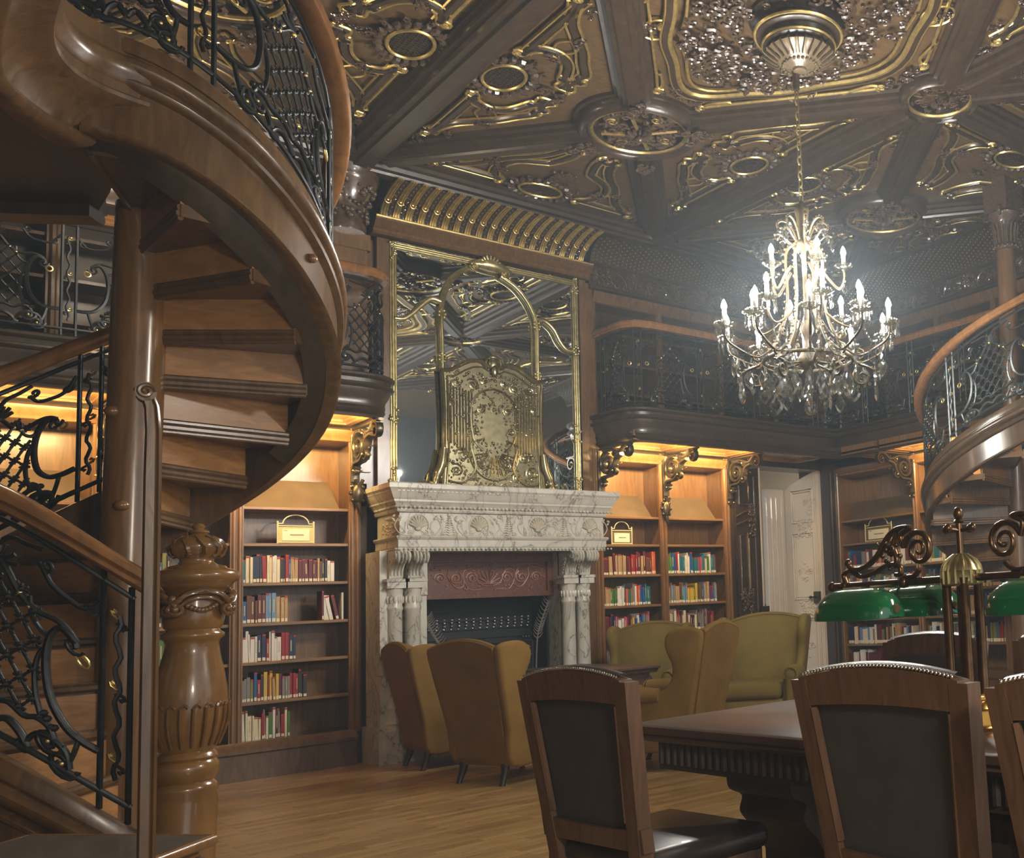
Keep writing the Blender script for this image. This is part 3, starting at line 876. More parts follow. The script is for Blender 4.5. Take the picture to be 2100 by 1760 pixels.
# pilaster with a carved capital at the gallery's end
mm = MB(); mm.box(2.80,3.08,9.06,9.36,3.2,4.5); mm.sweep([(2.78,9.36,0),(2.78,9.04,0),(3.1,9.04,0),(3.1,9.36,0)], [(0,4.45),(-.0,4.40),(-.03,4.42),(-.03,4.46),(-.06,4.5),(-.05,4.54),(0,4.54)]); t6 = struct('trim_6', mm, W_STAIR)
mm = MB(); mm.lathe([(.15,4.54),(.16,4.58),(.14,4.62),(.15,4.78),(.2,4.9),(.24,4.96),(.26,5.0),(.26,5.06),(.3,5.1),(.3,5.2)], 20, (2.92,9.1,0))
rr = random.Random(4)
for q in range(70):
    a = rr.uniform(PI, 2*PI); z = rr.uniform(4.62, 4.95); r = .16+max(0, z-4.76)*.35
    mm.sphere((2.92+r*math.cos(a), 9.1+r*math.sin(a), z), rr.uniform(.015,.03), 6, 4)
obj('capital', mm, CARVE, t6, smooth=50)
# panelled piers beside the mirror
mm = MB(); mm.box(3.09,3.36,9.36,9.72,2.2,4.62); mm.box(3.24,3.345,9.30,9.36,2.36,4.64); mm.box(3.1,3.2,9.33,9.36,2.5,4.5); struct('trim_5', mm, W_STAIR, smooth=0)
mm = MB(); mm.box(5.19,5.26,9.27,9.72,1.9,4.64); mm.box(5.26,5.37,9.33,9.72,0,4.64); struct('trim_7', mm, W_STAIR, smooth=0)
mm = MB(); mm.box(3.07,3.17,9.36,9.72,0,2.4); struct('trim_8', mm, W_DARK, smooth=0)
mm = MB(); mm.box(8.62,8.80,9.30,9.74,0,2.9); mm.tube([(8.66,9.30,.3),(8.66,9.30,2.8)], .014, 6); mm.tube([(8.74,9.30,.3),(8.74,9.30,2.8)], .014, 6); mm.box(7.05,7.12,9.33,9.74,0,2.9); mm.box(7.12,8.62,9.40,9.74,2.84,2.95)
struct('trim_9', mm, W_DARK, smooth=40)

# ================================================================== BOOKS
BC = {'crimson':(150,34,36),'maroon':(96,32,38),'navy':(32,44,78),'blue':(30,92,150),'teal':(40,112,122),'green':(72,120,50),'olive':(128,124,62),'cream':(226,214,180),'white':(226,222,212),'tan':(184,150,104),'brown':(102,62,44),'grey':(132,128,122),'black':(44,42,44),'yellow':(212,180,58),'violet':(104,58,110),'pink':(176,84,102),'orange':(206,96,54),'sky blue':(108,150,186)}
BM = {}
def book_mesh(c):
    if c not in BM:
        mt = plain('book_'+c.replace(' ', '_'), hexc(*BC[c]), .5, 0, 0, .08, 40)
        b = MB()
        b.box(-.5,.5,0,.06,0,1); b.box(-.5,-.42,.05,1,0,1); b.box(.42,.5,.05,1,0,1)
        b.cur = 1; b.box(-.42,.42,.05,.97,.015,.98)
        me = bpy.data.meshes.new('book'); me.from_pydata(b.v, [], b.f); me.materials.append(mt); me.materials.append(PAGES); me.polygons.foreach_set('material_index', b.mi); me.update()
        BM[c] = me
    return BM[c]
def unit_box(nm, z0, z1, mat, y=-.012, x=.5):
    b = MB(); b.box(-x,x,y,.03,z0,z1); me = bpy.data.meshes.new(nm); me.from_pydata(b.v, [], b.f); me.materials.append(mat); me.update(); return me
LABEL_ME = unit_box('spine_label', .03, .15, PAPER, -.012, .4); BAND_ME = unit_box('red_band', .93, .99, plain('red_tape', hexc(178,40,40), .5)); TITLE_ME = unit_box('spine_title', .35, .8, plain('title_foil', hexc(196,180,140), .4), -.006, .14)
ORD = 'first second third fourth fifth sixth seventh eighth ninth tenth eleventh twelfth thirteenth fourteenth fifteenth sixteenth seventeenth eighteenth nineteenth'.split()
TENS = {20:'twentieth',30:'thirtieth',40:'fortieth',50:'fiftieth'}
def ordn(n):
    if n < 20: return ORD[n-1]
    if n % 10 == 0: return TENS[n]
    return {2:'twenty',3:'thirty',4:'forty',5:'fifty'}[n//10]+'-'+ORD[n % 10-1]
NBOOK = [0]
stuff = MB(); STUFF_M = []; STUFF_I = {}
def row(unit, z, xa, xb, pal, where, hmin=.17, hmax=.245, seed=0, parts=True, lean=(), as_stuff=False, start=1, every=.0215):
    M, w, _ = UNITS[unit]; r = random.Random(seed); x = xa; n = start-1
    runs = 0; col = None
    R3 = M.to_3x3().to_4x4()
    while x < xb:
        if runs <= 0: col = r.choice(pal); runs = r.choice((1,1,1,1,1,1,2,3)); hh = r.uniform(hmin, hmax)
        runs -= 1
        th = r.uniform(.55, 1.5)*every; h = hh*r.uniform(.97, 1.03); d = r.uniform(.13, .17)
        if x+th > xb+.01: break
        n += 1
        y0 = .035+r.uniform(0, .02)
        ang = 0
        if n in lean: ang = .2
        elif r.random() < .06: ang = .035
        pos = Vector((x+th/2, y0, z))
        if as_stuff:
            me = book_mesh(col)
            if col not in STUFF_I: STUFF_I[col] = len(STUFF_M); STUFF_M.append(BM[col].materials[0])
            stuff.cur = STUFF_I[col]
            a = M @ pos
            T = M @ Matrix.Translation(pos)
            stuff.box(-th/2, th/2, 0, d, 0, h, T)
            if 'p' not in STUFF_I: STUFF_I['p'] = len(STUFF_M); STUFF_M.append(PAPER)
            stuff.cur = STUFF_I['p']; stuff.box(-th/2, th/2, -.003, .01, .008, .045, T)
        else:
            o = bpy.data.objects.new('book', book_mesh(col)); COL.objects.link(o)
            if ang > .1: pos.x += .5*h*math.sin(ang)*.0
            o.matrix_world = M @ Matrix.Translation(pos) @ Matrix.Rotation(-ang, 4, 'Y') @ Matrix.Diagonal((th*.92, d, h, 1))
            tag(o, f"{col} book, {ordn(n)} from the {'mantel' if unit == 'M1' else 'fireplace' if unit == 'M2' else 'stair'} end, {where}", 'book', group='books, '+where)
            NBOOK[0] += 1
            if parts:
                c = bpy.data.objects.new('spine_label', LABEL_ME); COL.objects.link(c); c.parent = o
                if r.random() < .5: c = bpy.data.objects.new('red_band', BAND_ME); COL.objects.link(c); c.parent = o
                elif r.random() < .6: c = bpy.data.objects.new('spine_title', TITLE_ME); COL.objects.link(c); c.parent = o
        x += th+(.02 if ang > .1 else .0006)
    return n
P1 = ['navy','blue','teal','maroon','crimson','tan','cream','brown','black','white','maroon','navy']
P2 = ['blue','crimson','brown','tan','navy','sky blue','grey','maroon','cream']
P3 = ['teal','cream','brown','white','crimson','navy','white','grey']
P4 = ['crimson','cream','maroon','grey','blue','yellow','black','tan','olive']
P5 = ['maroon','cream','brown','green','white','grey','crimson']
lw = 'half-empty bookcase by the fireplace'
row('L', SH[4], .05, .71, P1, 'upper row, '+lw, seed=1)
n_ = row('L', SH[3], .05, .36, P2, 'second row, '+lw, seed=2)
row('L', SH[3], .62, .79, ['white','maroon','violet','blue','violet'], 'second row, '+lw, seed=8, lean=(n_+4,n_+5), start=n_+1)
row('L', SH[2], .05, .44, P3, 'third row, '+lw, seed=3)
row('L', SH[1], .05, .50, P4, 'fourth row, '+lw, seed=4)
row('L', SH[0], .05, .40, P5, 'lowest row, '+lw, seed=5)
lw = 'bookcase behind the newel post'
for q, (a, b, p, nm) in {4:(.26,.45,P4,'upper'),3:(.26,.40,P2,'second'),2:(.26,.40,P5,'third'),1:(.26,.36,P4,'fourth')}.items(): row('LL', SH[q], a, b, p, f'{nm} row, '+lw, seed=20+q)
lw = 'lit bookcase touching the mantel'
row('M1', SH[4], .05, .68, ['maroon','brown','crimson','maroon','cream','tan','navy','maroon','orange'], 'upper row, '+lw, hmax=.25, seed=31)
row('M1', SH[3], .05, .62, ['tan','brown','teal','olive','green','white','navy','blue','orange','grey'], 'second row, '+lw, seed=32)
row('M1', SH[2], .05, .60, ['sky blue','navy','blue','yellow','white','maroon','pink','grey'], 'third row, '+lw, seed=33)
row('M1', SH[1], .05, .30, ['grey','cream','crimson','grey'], 'fourth row, '+lw, seed=34)
lw = 'lit bookcase beside the dark door'
row('M2', SH[4], .05, .70, ['green','white','blue','teal','crimson','cream','brown','teal','pink'], 'upper row, '+lw, seed=41)
row('M2', SH[3], .05, .70, ['green','tan','yellow','brown','grey','green','sky blue','violet'], 'second row, '+lw, seed=42)
row('M2', SH[2], .05, .66, ['cream','grey','maroon','black','tan','crimson','brown'], 'third row, '+lw, seed=43)
lw = 'corner bookcase beside the white door'
PR = ['teal','navy','cream','crimson','maroon','white','brown','olive','tan','grey','blue']
row('R1', SH[4], .06, 1.25, PR, '', seed=51, as_stuff=True, every=.026)
row('R1', SH[1], .06, 1.2, ['cream','tan','navy','olive','white','sky blue','maroon','maroon','maroon'], '', seed=54, as_stuff=True, every=.026)
row('R1', SH[3], .06, 1.25, PR, '', seed=52, as_stuff=True); row('R1', SH[2], .06, 1.25, PR, '', seed=53, as_stuff=True); row('R1', SH[0], .06, .7, ['maroon','white','maroon','brown'], '', seed=55, as_stuff=True)
for q, e in ((3,1.2),(2,1.2),(1,1.2)): row('R2', SH[q], .06, e, PR, '', seed=60+q, as_stuff=True)
row('R2', SH[4], .06, .4, PR, '', seed=66, as_stuff=True)
o = obj('small_books', stuff, STUFF_M, smooth=0, recalc=False); tag(o, 'rows of small distant books in the bookcases behind the brass lamp', 'books', kind='stuff')
print('BOOKS', NBOOK[0])

# ---- shelf signs: wire frames with a card
def sign(label, M, w, h, pale):
    t = thing('sign_stand', label, 'sign', M @ Vector((0,0,0)))
    def part(nm, fn, mat, **k):
        mm = MB(); fn(mm); mm.v = [tuple(M @ Vector(p)) for p in mm.v]; return obj(nm, mm, mat, t, **k)
    def fr(m_):
        for s in (-1, 1): m_.tube([(s*w/2, 0, 0), (s*w/2, 0, h*.72)], .0065, 6); m_.sphere((s*w/2, 0, h*.73), .009, 6, 4)
        m_.tube([(-w/2,0,.01),(w/2,0,.01)], .006, 6); m_.tube([(-w/2,0,h*.60),(w/2,0,h*.60)], .005, 6)
        m_.tube([(-w/2,0,h*.68),(-w*.37,0,h*.68)]+[(w*.36*math.cos(a), 0, h*.68+h*.3*math.sin(a)) for a in [PI-PI*i/12 for i in range(13)]]+[(w/2,0,h*.68)], .005, 6)
    part('wire_frame', fr, CREAM, smooth=50)
    part('card_backing', lambda m_: m_.box(-w/2+.006, w/2-.006, .002, .006, .014, h*.595), PERF if pale else OLIVE, smooth=0)
    part('card', lambda m_: m_.box(-w*.38, w*.38, -.004, .002, h*.1, h*.49), PAPER, smooth=0)
    def tx(m_):
        r = random.Random(2); x = -w*.16
        while x < w*.2:
            e = r.uniform(.003,.007); m_.box(x, x+e, -.0055, -.004, h*.28, h*.315); x += e+.0015
        x = -w*.34
        while x < -w*.24: m_.box(x, x+.004, -.0055, -.004, h*.435, h*.455); x += .006
    part('faint_lettering', tx, INK, smooth=0)
def perf():
    m, nt, b = _new('perforated_card')
    mp = coords(nt, (1,1,1), 'Object', (0, rad(45), 0))
    ck = nt.nodes.new('ShaderNodeTexChecker'); ck.inputs['Scale'].default_value = 130
    ck.inputs[1].default_value = hexc(232,220,160); ck.inputs[2].default_value = hexc(170,150,92)
    nt.links.new(mp.outputs[0], ck.inputs[0]); nt.links.new(ck.outputs[0], b.inputs[0]); b.inputs['Roughness'].default_value = .6
    return m
PERF = perf()
sign('cream wire sign stand with a perforated pale card, in the half-empty bookcase', Tx(2.20+.43, YB+.06) @ Matrix.Translation((0,0,SH[5])), .265, .245, True)
sign('cream wire sign stand with an olive-edged card, in the lit bookcase touching the mantel', Tx(5.38+.30, YB+.06) @ Matrix.Translation((0,0,SH[5])), .24, .25, False)
sign('small cream wire sign stand in the dark corner bookcase beside the white door', Ty(8.76+.06, 9.30-.66) @ Matrix.Translation((0,0,SH[5])), .46, .30, False)

# slender post on the gallery seen through the near balustrade
mm = MB(); mm.lathe([(.06,3.2),(.06,3.3),(.045,3.33),(.045,5.0),(.06,5.03),(.08,5.1),(.08,5.2)], 16, (1.79, 8.9, 0)); struct('trim_10', mm, W_SHELF, smooth=50)
# ================================================================== FIREPLACE
t = thing('fireplace', 'white carved marble fireplace with paired columns and scallop shell frieze', 'fireplace', (4.2, 9.1, 0))
def fp(nm, fn, mat, par=None, **k):
    mm = MB(); fn(mm); return obj(nm, mm, mat, par or t, **k)
fp('hearth', lambda m: m.box(3.15, 5.2, 8.93, 9.72, 0, .05), MARBLE, smooth=0)
def shelf(m):
    P = [(3.17,9.34,0),(3.17,8.75,0),(5.27,8.75,0),(5.27,9.34,0)]
    P = [(3.24,9.34,0),(3.24,8.83,0),(5.16,8.83,0),(5.16,9.34,0)]
    pr = [(0,2.10),(.012,2.105),(.018,2.12),(.012,2.135),(.03,2.15),(.04,2.175),(.055,2.19),(.055,2.205),(.07,2.225),(.085,2.26),(.10,2.29),(.11,2.30),(.11,2.335),(.10,2.345),(0,2.345)]
    m.sweep(list(P), [(d, z) for d, z in pr]); m.box(3.24,5.16,8.83,9.34,2.30,2.343)
fp('mantel_shelf', shelf, MARBLE)
fp('frieze', lambda m: m.box(3.25, 5.15, 8.84, 9.34, 1.88, 2.12), MARBLE, smooth=0)
def arch(m):
    P = [(3.24,9.34,0),(3.24,8.83,0),(5.16,8.83,0),(5.16,9.34,0)]
    m.sweep(P, [(0,1.77),(0,1.80),(.008,1.805),(.008,1.865),(.022,1.875),(.028,1.89),(.022,1.90),(0,1.905),(-.05,1.905),(-.05,1.77)]); m.box(3.25,5.15,8.84,9.34,1.775,1.9)
fp('architrave', arch, MARBLE)
def dent(m):
    k = 0
    for X in [3.2+i*.0365 for i in range(56)]:
        m.box(X, X+.022, 8.735, 8.76, 2.272, 2.296)
        m.sphere((X+.01, 8.80, 2.145), (.013,.012,.012), 6, 4)
        m.sphere((X+.01, 8.818, 1.787), (.012,.012,.011), 6, 4)
    for i in range(14):
        Y = 8.8+i*.0365; m.box(3.145, 3.17, Y, Y+.022, 2.272, 2.296); m.sphere((3.21, Y, 2.145), .012, 6, 4); m.sphere((3.228, Y, 1.787), .012, 6, 4)
fp('bead_moulding', dent, MARBLE, smooth=60)
RELM = plain('marble_relief', hexc(196,188,168), .45, 0, 0, .1, 30)
def relief(m):
    rr = random.Random(9)
    Y = 8.838
    def ln(P, r): m.tube([(x, Y, z) for x, z in P], r, 5)
    for i, X in enumerate((3.40, 3.92, 4.47, 5.0)):
        for q in range(9):
            a = rad(25+q*16.25); L = .082+.012*math.sin(rad(q*22.5))
            m.tube([(X, Y, 1.965), (X+L*.6*math.cos(a), Y-.012, 1.965+L*.7*math.sin(a)), (X+L*math.cos(a), Y-.004, 1.965+L*1.15*math.sin(a))], [.006,.010,.009], 5)
        ln(arc(X, 1.99, .085, .095, -20, 200, 16), .006)
        m.sphere((X, Y-.005, 1.96), (.03,.016,.018), 8, 5)
        for s in (1, -1):
            ln(spiral(X+s*.06, 1.925, .028, 1.4, PI/2, -s, 10), .006); ln(spiral(X+s*.12, 1.93, .02, 1.3, PI/2, s, 9), .005)
            ln(cr([(X+s*.03,1.94),(X+s*.1,1.905),(X+s*.16,1.93),(X+s*.19,1.99),(X+s*.16,2.05)], 5), .005)
            for q in range(6):
                a = rr.uniform(0, 6.28); m.sphere((X+s*.175+.03*math.cos(a), Y-.003, 2.05+.028*math.sin(a)), (.016,.008,.01), 6, 4, Matrix.Rotation(a, 3, 'Y'))
    for X in (3.66, 4.19, 4.735):
        for q in range(9):
            z = 1.91+q*.02; w_ = .05*(1-q/10)
            for s in (1, -1): m.tube([(X, Y, z), (X+s*w_*.6, Y-.008, z+.012), (X+s*w_, Y, z+.004)], .006, 4)
        m.sphere((X, Y-.004, 2.085), (.018,.012,.02), 6, 5)
        for s in (1, -1): ln(spiral(X+s*.055, 1.915, .025, 1.4, PI/2, -s, 9), .005)
    for q in range(40): # return end of the frieze
        y, z = rr.uniform(8.93, 9.2), rr.uniform(1.93, 2.07); m.sphere((3.248, y, z), (.01,.02,.012), 6, 4)
fp('shell_relief', relief, RELM, smooth=60)
CX4 = (3.26, 3.41, 4.85, 5.0)
def column(m, X):
    m.box(X-.085, X+.085, 8.915, 9.085, .05, .27); m.lathe([(.085,.27),(.085,.30),(.076,.31),(.086,.33),(.074,.35),(.07,.37)], 20, (X,9.0,0))
for X in CX4:
    c = fp('column', lambda m: m.lathe([(.068,.36),(.07,.42),(.066,.44),(.069,.47),(.066,.48),(.062,1.27),(.069,1.28),(.069,1.30),(.063,1.31),(.070,1.42),(.076,1.46)], 24, (X, 9.0, 0)), MARBLE, smooth=50)
    mm = MB(); column(mm, X); obj('column_base', mm, MARBLE, c, smooth=40)
    mm = MB()
    for q in range(14):
        a = 2*PI*q/14
        mm.sphere((X+.067*math.cos(a), 9.0+.067*math.sin(a), 1.365), (.012,.012,.035), 5, 4); mm.sphere((X+.068*math.cos(a), 9.0+.068*math.sin(a), .455), (.014,.014,.012), 5, 4)
    obj('capital', mm, MARBLE, c, smooth=50); mm = MB()
    mm.box(X-.082, X+.082, 8.915, 9.09, 1.46, 1.52); mm.box(X-.092, X+.092, 8.905, 9.09, 1.515, 1.54); obj('impost_block', mm, MARBLE, c, smooth=0)
    mm = MB()
    prof = cr([(9.06,1.54),(8.955,1.54),(8.94,1.60),(8.90,1.66),(8.85,1.70)], 5)+cr([(8.85,1.70),(8.825,1.675),(8.79,1.68),(8.775,1.72),(8.79,1.755),(8.81,1.772)], 4)+[(9.06,1.772)]
    mm.prism(prof, (X-.055, X+.055), lambda u, v, w: (w, u, v))
    for s in (-1, 1):
        pts = spiral(8.818, 1.722, .042, 1.5, PI/2, 1, 12)
        mm.tube([(X+s*.057, y, z) for y, z in pts], .008, 5)
    for q in range(4):
        x = X-.042+q*.028; mm.tube([(x, y-.004, z) for y, z in cr([(8.945,1.57),(8.93,1.62),(8.89,1.67),(8.85,1.7),(8.80,1.67),(8.768,1.72),(8.79,1.765)], 4)], .010, 5)
    cc = fp('console', lambda m: m.add(mm.v, mm.f), MARBLE, smooth=40)
    lf = MB(); rr = random.Random(int(X*100))
    for q in range(30):
        v = rr.uniform(1.56, 1.70); y = 8.99-(v-1.56)*.5+rr.uniform(0,.05)
        for s in (-1, 1): lf.sphere((X+s*.055, y, v), (.008,.016,.012), 5, 4)
    obj('leaf_carving', lf, RELM, cc, smooth=60)
def jamb(m, a, b):
    if 1:
        m.box(a, b, 9.08, 9.72, .05, 1.78)
        m.box(a-.02, b+.02, 9.04, 9.3, .05, .27); m.box(a, b, 9.06, 9.1, 1.40, 1.78)
    if a < 4: m.box(3.14, 3.2, 8.98, 9.3, .27, 1.78); m.box(3.12, 3.22, 8.95, 9.34, .0, .30)
for a, b in ((3.16,3.56),(4.80,5.09)): fp('side_pier', lambda m: jamb(m, a, b), MARBLE, smooth=0)
def lint(m):
    m.box(3.56, 4.80, 9.22, 9.5, 1.36, 1.78)
    for b in ((3.56,4.80,1.36,1.405),(3.56,4.80,1.69,1.78),(3.56,3.62,1.405,1.69),(4.74,4.80,1.405,1.69)): m.box(b[0], b[1], 9.195, 9.22, b[2], b[3])
fp('red_marble_lintel', lint, REDM, smooth=0)
def scr(m):
    Y = 9.215; cx = 4.18
    for s in (1, -1):
        for x, r, a in ((.16,.06,0),(.31,.065,2),(.45,.055,0)):
            m.tube([(cx+s*x+s*(u), Y, 1.545+v) for u, v in spiral(0, 0, r, 1.7, a, 1, 16)], .008, 5)
        m.tube([(cx+s*x, Y, z) for x, z in cr([(.03,1.47),(.10,1.50),(.16,1.62),(.24,1.60),(.24,1.48),(.31,1.46),(.38,1.56),(.38,1.64),(.52,1.62)], 5)], .006, 5)
        m.tube([(cx+s*x, Y, z) for x, z in cr([(.06,1.44),(.2,1.45),(.3,1.66),(.5,1.66)], 5)], .005, 5)
        for q in range(5):
            a = rad(90-s*q*22); m.tube([(cx, Y, 1.49), (cx+.11*math.cos(a), Y-.006, 1.49+.13*math.sin(a))], [.008,.004], 5)
    rr = random.Random(3)
    for q in range(60): m.sphere((cx+rr.uniform(-.54,.54), Y, rr.uniform(1.43,1.67)), (.012,.006,.01), 5, 3)
fp('scroll_relief', scr, plain('red_marble_relief', hexc(150,104,86), .4, 0, 0, .15, 30), smooth=60)
def fire(m):
    m.box(3.5, 4.86, 9.62, 9.72, .05, 1.4); m.box(3.52, 3.58, 9.3, 9.7, .05, 1.4); m.box(4.78, 4.84, 9.3, 9.7, .05, 1.4); m.box(3.5,4.86,9.3,9.72,1.36,1.42)
    for z in [.3+i*.085 for i in range(13)]: m.box(3.6, 4.78, 9.60, 9.62, z, z+.03)
fb = fp('fireback', fire, FIRE, smooth=0)
def studs(m):
    for i in range(17):
        X = 3.64+i*.068
        for z in (1.08,1.11,1.14,1.17): m.sphere((X+(.008 if int(z*100) % 2 else 0), 9.595, z), .011, 5, 4)
    for r in range(5):
        for q in range(3): m.sphere((4.68+q*.03, 9.595, .45+r*.13), .008, 5, 4)
obj('stud', (lambda m: (studs(m), m)[1])(MB()), plain('stud_iron', hexc(150,150,150), .3, .9), fb, smooth=60)

# ---- iron fire screen and two plumes
t = thing('fire_screen', 'low wrought-iron fire screen with gilt scrolls inside the hearth', 'fire screen', (4.2, 9.28, .05))
mm = MB()
for a, b in (((3.72,9.28,.05),(3.72,9.28,.93)),((4.62,9.28,.05),(4.62,9.28,.93)),((3.72,9.28,.93),(4.62,9.28,.93)),((3.72,9.28,.80),(4.62,9.28,.80)),((3.72,9.28,.15),(4.62,9.28,.15))): mm.tube([a, b], .014, 6)
for i in range(14): mm.tube([(3.76+i*.063, 9.28, .15), (3.76+i*.063, 9.28, .8)], .006, 5)
obj('frame', mm, IRON_D, t)
mm = MB()
for i in range(7):
    X = 3.80+i*.122
    for s in (1,-1): mm.tube([(X+s*u, 9.275, .865+v) for u, v in spiral(.03, 0, .032, 1.5, .5+i, 1, 10)], .006, 5)
obj('gilt_scroll', mm, GILT, t)
for s, X, lb in ((1, 4.66, 'right'), (-1, 3.66, 'left')):
    mm = MB()
    st = cr([(X-s*.02, .6), (X, .95), (X+s*.04, 1.1), (X+s*.12*(1 if s > 0 else -.4), 1.3)], 6)
    if s < 0: st = cr([(3.82,.88),(3.74,.96),(3.66,1.10),(3.62,1.2)], 6)
    mm.tube([(x, 9.26, z) for x, z in st], .007, 5)
    for k in range(6, len(st)):
        x, z = st[k]
        for q in (-1, 1):
            mm.tube([(x, 9.26, z), (x+q*.03, 9.255, z+.02), (x+q*.05, 9.25, z+.055)], [.006,.004,.002], 4)
    o = obj('plume', mm, plain('dry_plume_%s' % lb, hexc(120,116,104), .8), smooth=60)
    tag(o, 'tall dry grey plume leaning in the hearth beside the far pair of columns' if s > 0 else 'short dry grey plume in the hearth beside the wing chairs', 'plume')

# ================================================================== MIRROR
t = thing('mirror', 'tall gilt-framed wall mirror above the marble mantel reflecting the ceiling', 'mirror', (4.27, 9.32, 2.36))
mm = MB(); mm.box(3.37, 5.16, 9.315, 9.33, 2.345, 4.64); obj('glass', mm, MIRROR, t, smooth=0)
mm = MB()
for X in (3.375, 5.155):
    for d, r in ((-.022,.009),(0,.014),(.022,.009)): mm.tube([(X+d, 9.30, 2.35), (X+d, 9.30, 4.63)], r, 8)
for z in (4.60,): 
    for d, r in ((-.02,.009),(0,.014),(.02,.009)): mm.tube([(3.36, 9.30, z+d), (5.17, 9.30, z+d)], r, 8)
rr = random.Random(6)
for X in (3.375, 5.155):
    for zc in (4.56, 2.46, 3.0):
        for q in range(12): mm.sphere((X+rr.uniform(-.035,.035), 9.29, zc+rr.uniform(-.09,.09)), rr.uniform(.010,.02), 6, 4)
obj('gilt_frame', mm, BRASS, t, smooth=60)
mm = MB()
L = cr([(3.79,3.48),(3.79,3.75),(3.785,4.02),(3.82,4.22),(3.91,4.40),(4.02,4.50),(4.14,4.545)], 6)
Rr = cr([(4.36,4.50),(4.50,4.43),(4.61,4.32),(4.69,4.18),(4.72,4.04),(4.72,3.75),(4.72,3.45)], 6)
for P in (L, Rr):
    mm.tube([(x, 9.28, z) for x, z in P], .024, 8); mm.tube([(x, 9.255, z) for x, z in P], .009, 6)
for P in (cr([(4.73,4.10),(4.80,4.13),(4.90,4.06),(4.97,3.94),(5.04,3.87),(5.14,3.86)], 6), cr([(3.78,4.14),(3.70,4.15),(3.62,4.08),(3.54,3.99),(3.46,3.92),(3.38,3.91)], 6)):
    mm.tube([(x, 9.28, z) for x, z in P], [.03-.012*i/len(P) for i in range(len(P))], 8)
for x, z in ((3.79,4.02),(4.72,4.06),(3.79,3.6),(4.72,3.55),(5.14,3.87)):
    for q in range(7):
        a = q*.9; mm.sphere((x+.03*math.cos(a), 9.265, z+.04*math.sin(a)), .018, 6, 4)
obj('gilt_arch', mm, BRASS, t, smooth=60)
mm = MB()
mm.tube([(4.06+.4*q/12, 9.26, 4.56+.035*math.sin(PI*q/12)-.02*q/12) for q in range(13)], [.02+.045*math.sin(PI*q/12) for q in range(13)], 8)
for q in range(9):
    a = q/8*PI; mm.tube([(4.24, 9.24, 4.55), (4.24+.10*math.cos(a), 9.22, 4.58+.085*math.sin(a))], [.022,.014], 6)
for s in (1,-1): mm.tube([(4.24+s*.15+s*u, 9.24, 4.53+v) for u, v in spiral(0,0,.05,1.4,0,-1,10)], .014, 6)
obj('shell_crest', mm, BRASS, t, smooth=60)

# ---- brass repousse screen on the mantel shelf
t = thing('brass_screen', 'embossed brass screen with scrolled crest standing on the mantel before the mirror', 'screen', (4.27, 9.2, 2.345))
half = [(.50,2.36),(.49,2.5),(.475,2.75),(.47,3.1),(.48,3.35),(.485,3.46),(.40,3.475),(.32,3.53),(.22,3.585),(.12,3.60),(.07,3.57),(0,3.57)]
out = [(4.265+x, z) for x, z in half]+[(4.265-x, z+(.02 if z > 3.3 else 0)) for x, z in reversed(half[:-1])]
mm = MB(); mm.prism(out, (9.260, 9.285), lambda u, v, w: (u, w, v)); obj('plate', mm, BRASS_D, t, smooth=0)
mm = MB()
mm.tube([(x, 9.255, z) for x, z in out], .02, 6)
mm.tube([(4.265+(x-4.265)*.9, 9.255, 2.36+(z-2.36)*.93+.03) for x, z in out], .009, 6)
obj('rolled_border', mm, BRASS_D, t, smooth=60)
mm = MB(); Y = 9.258
def ln(P, r): mm.tube([(x, Y, z) for x, z in P], r, 5)
for s in (1, -1):
    for q in range(9):
        x = 4.265+s*(.21+q*.028); ln([(x, 2.66+.02*q), (x, 3.30+.01*q)], .009)
    for x, z, r, a in ((.36,2.55,.07,1),(.22,2.50,.05,2),(.30,2.70,.075,0),(.12,2.62,.045,4),(.20,3.38,.06,1),(.36,3.38,.05,3),(.13,3.15,.05,2),(.17,2.95,.05,5),(.40,3.18,.035,1),(.10,3.42,.035,2)):
        ln([(4.265+s*(x+u), z+v) for u, v in spiral(0,0,r,1.6,a,1,14)], .010)
    ln(cr([(4.265+s*x, z) for x, z in ((.0,3.36),(.12,3.32),(.2,3.22),(.22,3.05),(.19,2.85),(.10,2.75))], 5), .012)
    ln(cr([(4.265+s*x, z) for x, z in ((.44,2.45),(.30,2.44),(.18,2.58),(.22,2.8),(.12,2.86))], 5), .012)
for q in range(15):
    a = rad(190+q*(160/14)); ln([(4.265+.07*math.cos(a), 2.74+.05*math.sin(a)), (4.265+.22*math.cos(a), 2.74+.24*math.sin(a))], .008)
ln(arc(4.265, 2.74, .24, .27, 185, 355, 18), .008); ln(arc(4.265, 2.74, .15, .16, 185, 355, 18), .006)
rr = random.Random(12)
for q in range(900):
    x, z = rr.uniform(-.45,.45), rr.uniform(2.42,3.5)
    if abs(x) < .1 and 2.85 < z < 3.12: continue
    if abs(x) > .25 and 2.75 < z < 3.2 and rr.random() < .7: continue
    mm.sphere((4.265+x, Y, z), (rr.uniform(.006,.018), .012, rr.uniform(.006,.016)), 5, 3, Matrix.Rotation(rr.uniform(0,3), 3, 'Y'))
for q in range(27):
    for k in range(3): mm.tube([(3.82+q*.034-.015, Y, 2.385+k*.022), (3.82+q*.034+.015, Y, 2.385+k*.022+.01*(1 if (q+k) % 2 else -1))], .005, 4)
obj('embossed_relief', mm, BRASS_D, t, smooth=60)
mm = MB()
mm.sphere((4.265, 9.250, 3.60), (.055,.03,.07), 10, 8); mm.sphere((4.265, 9.230, 3.53), (.035,.025,.06), 8, 6)
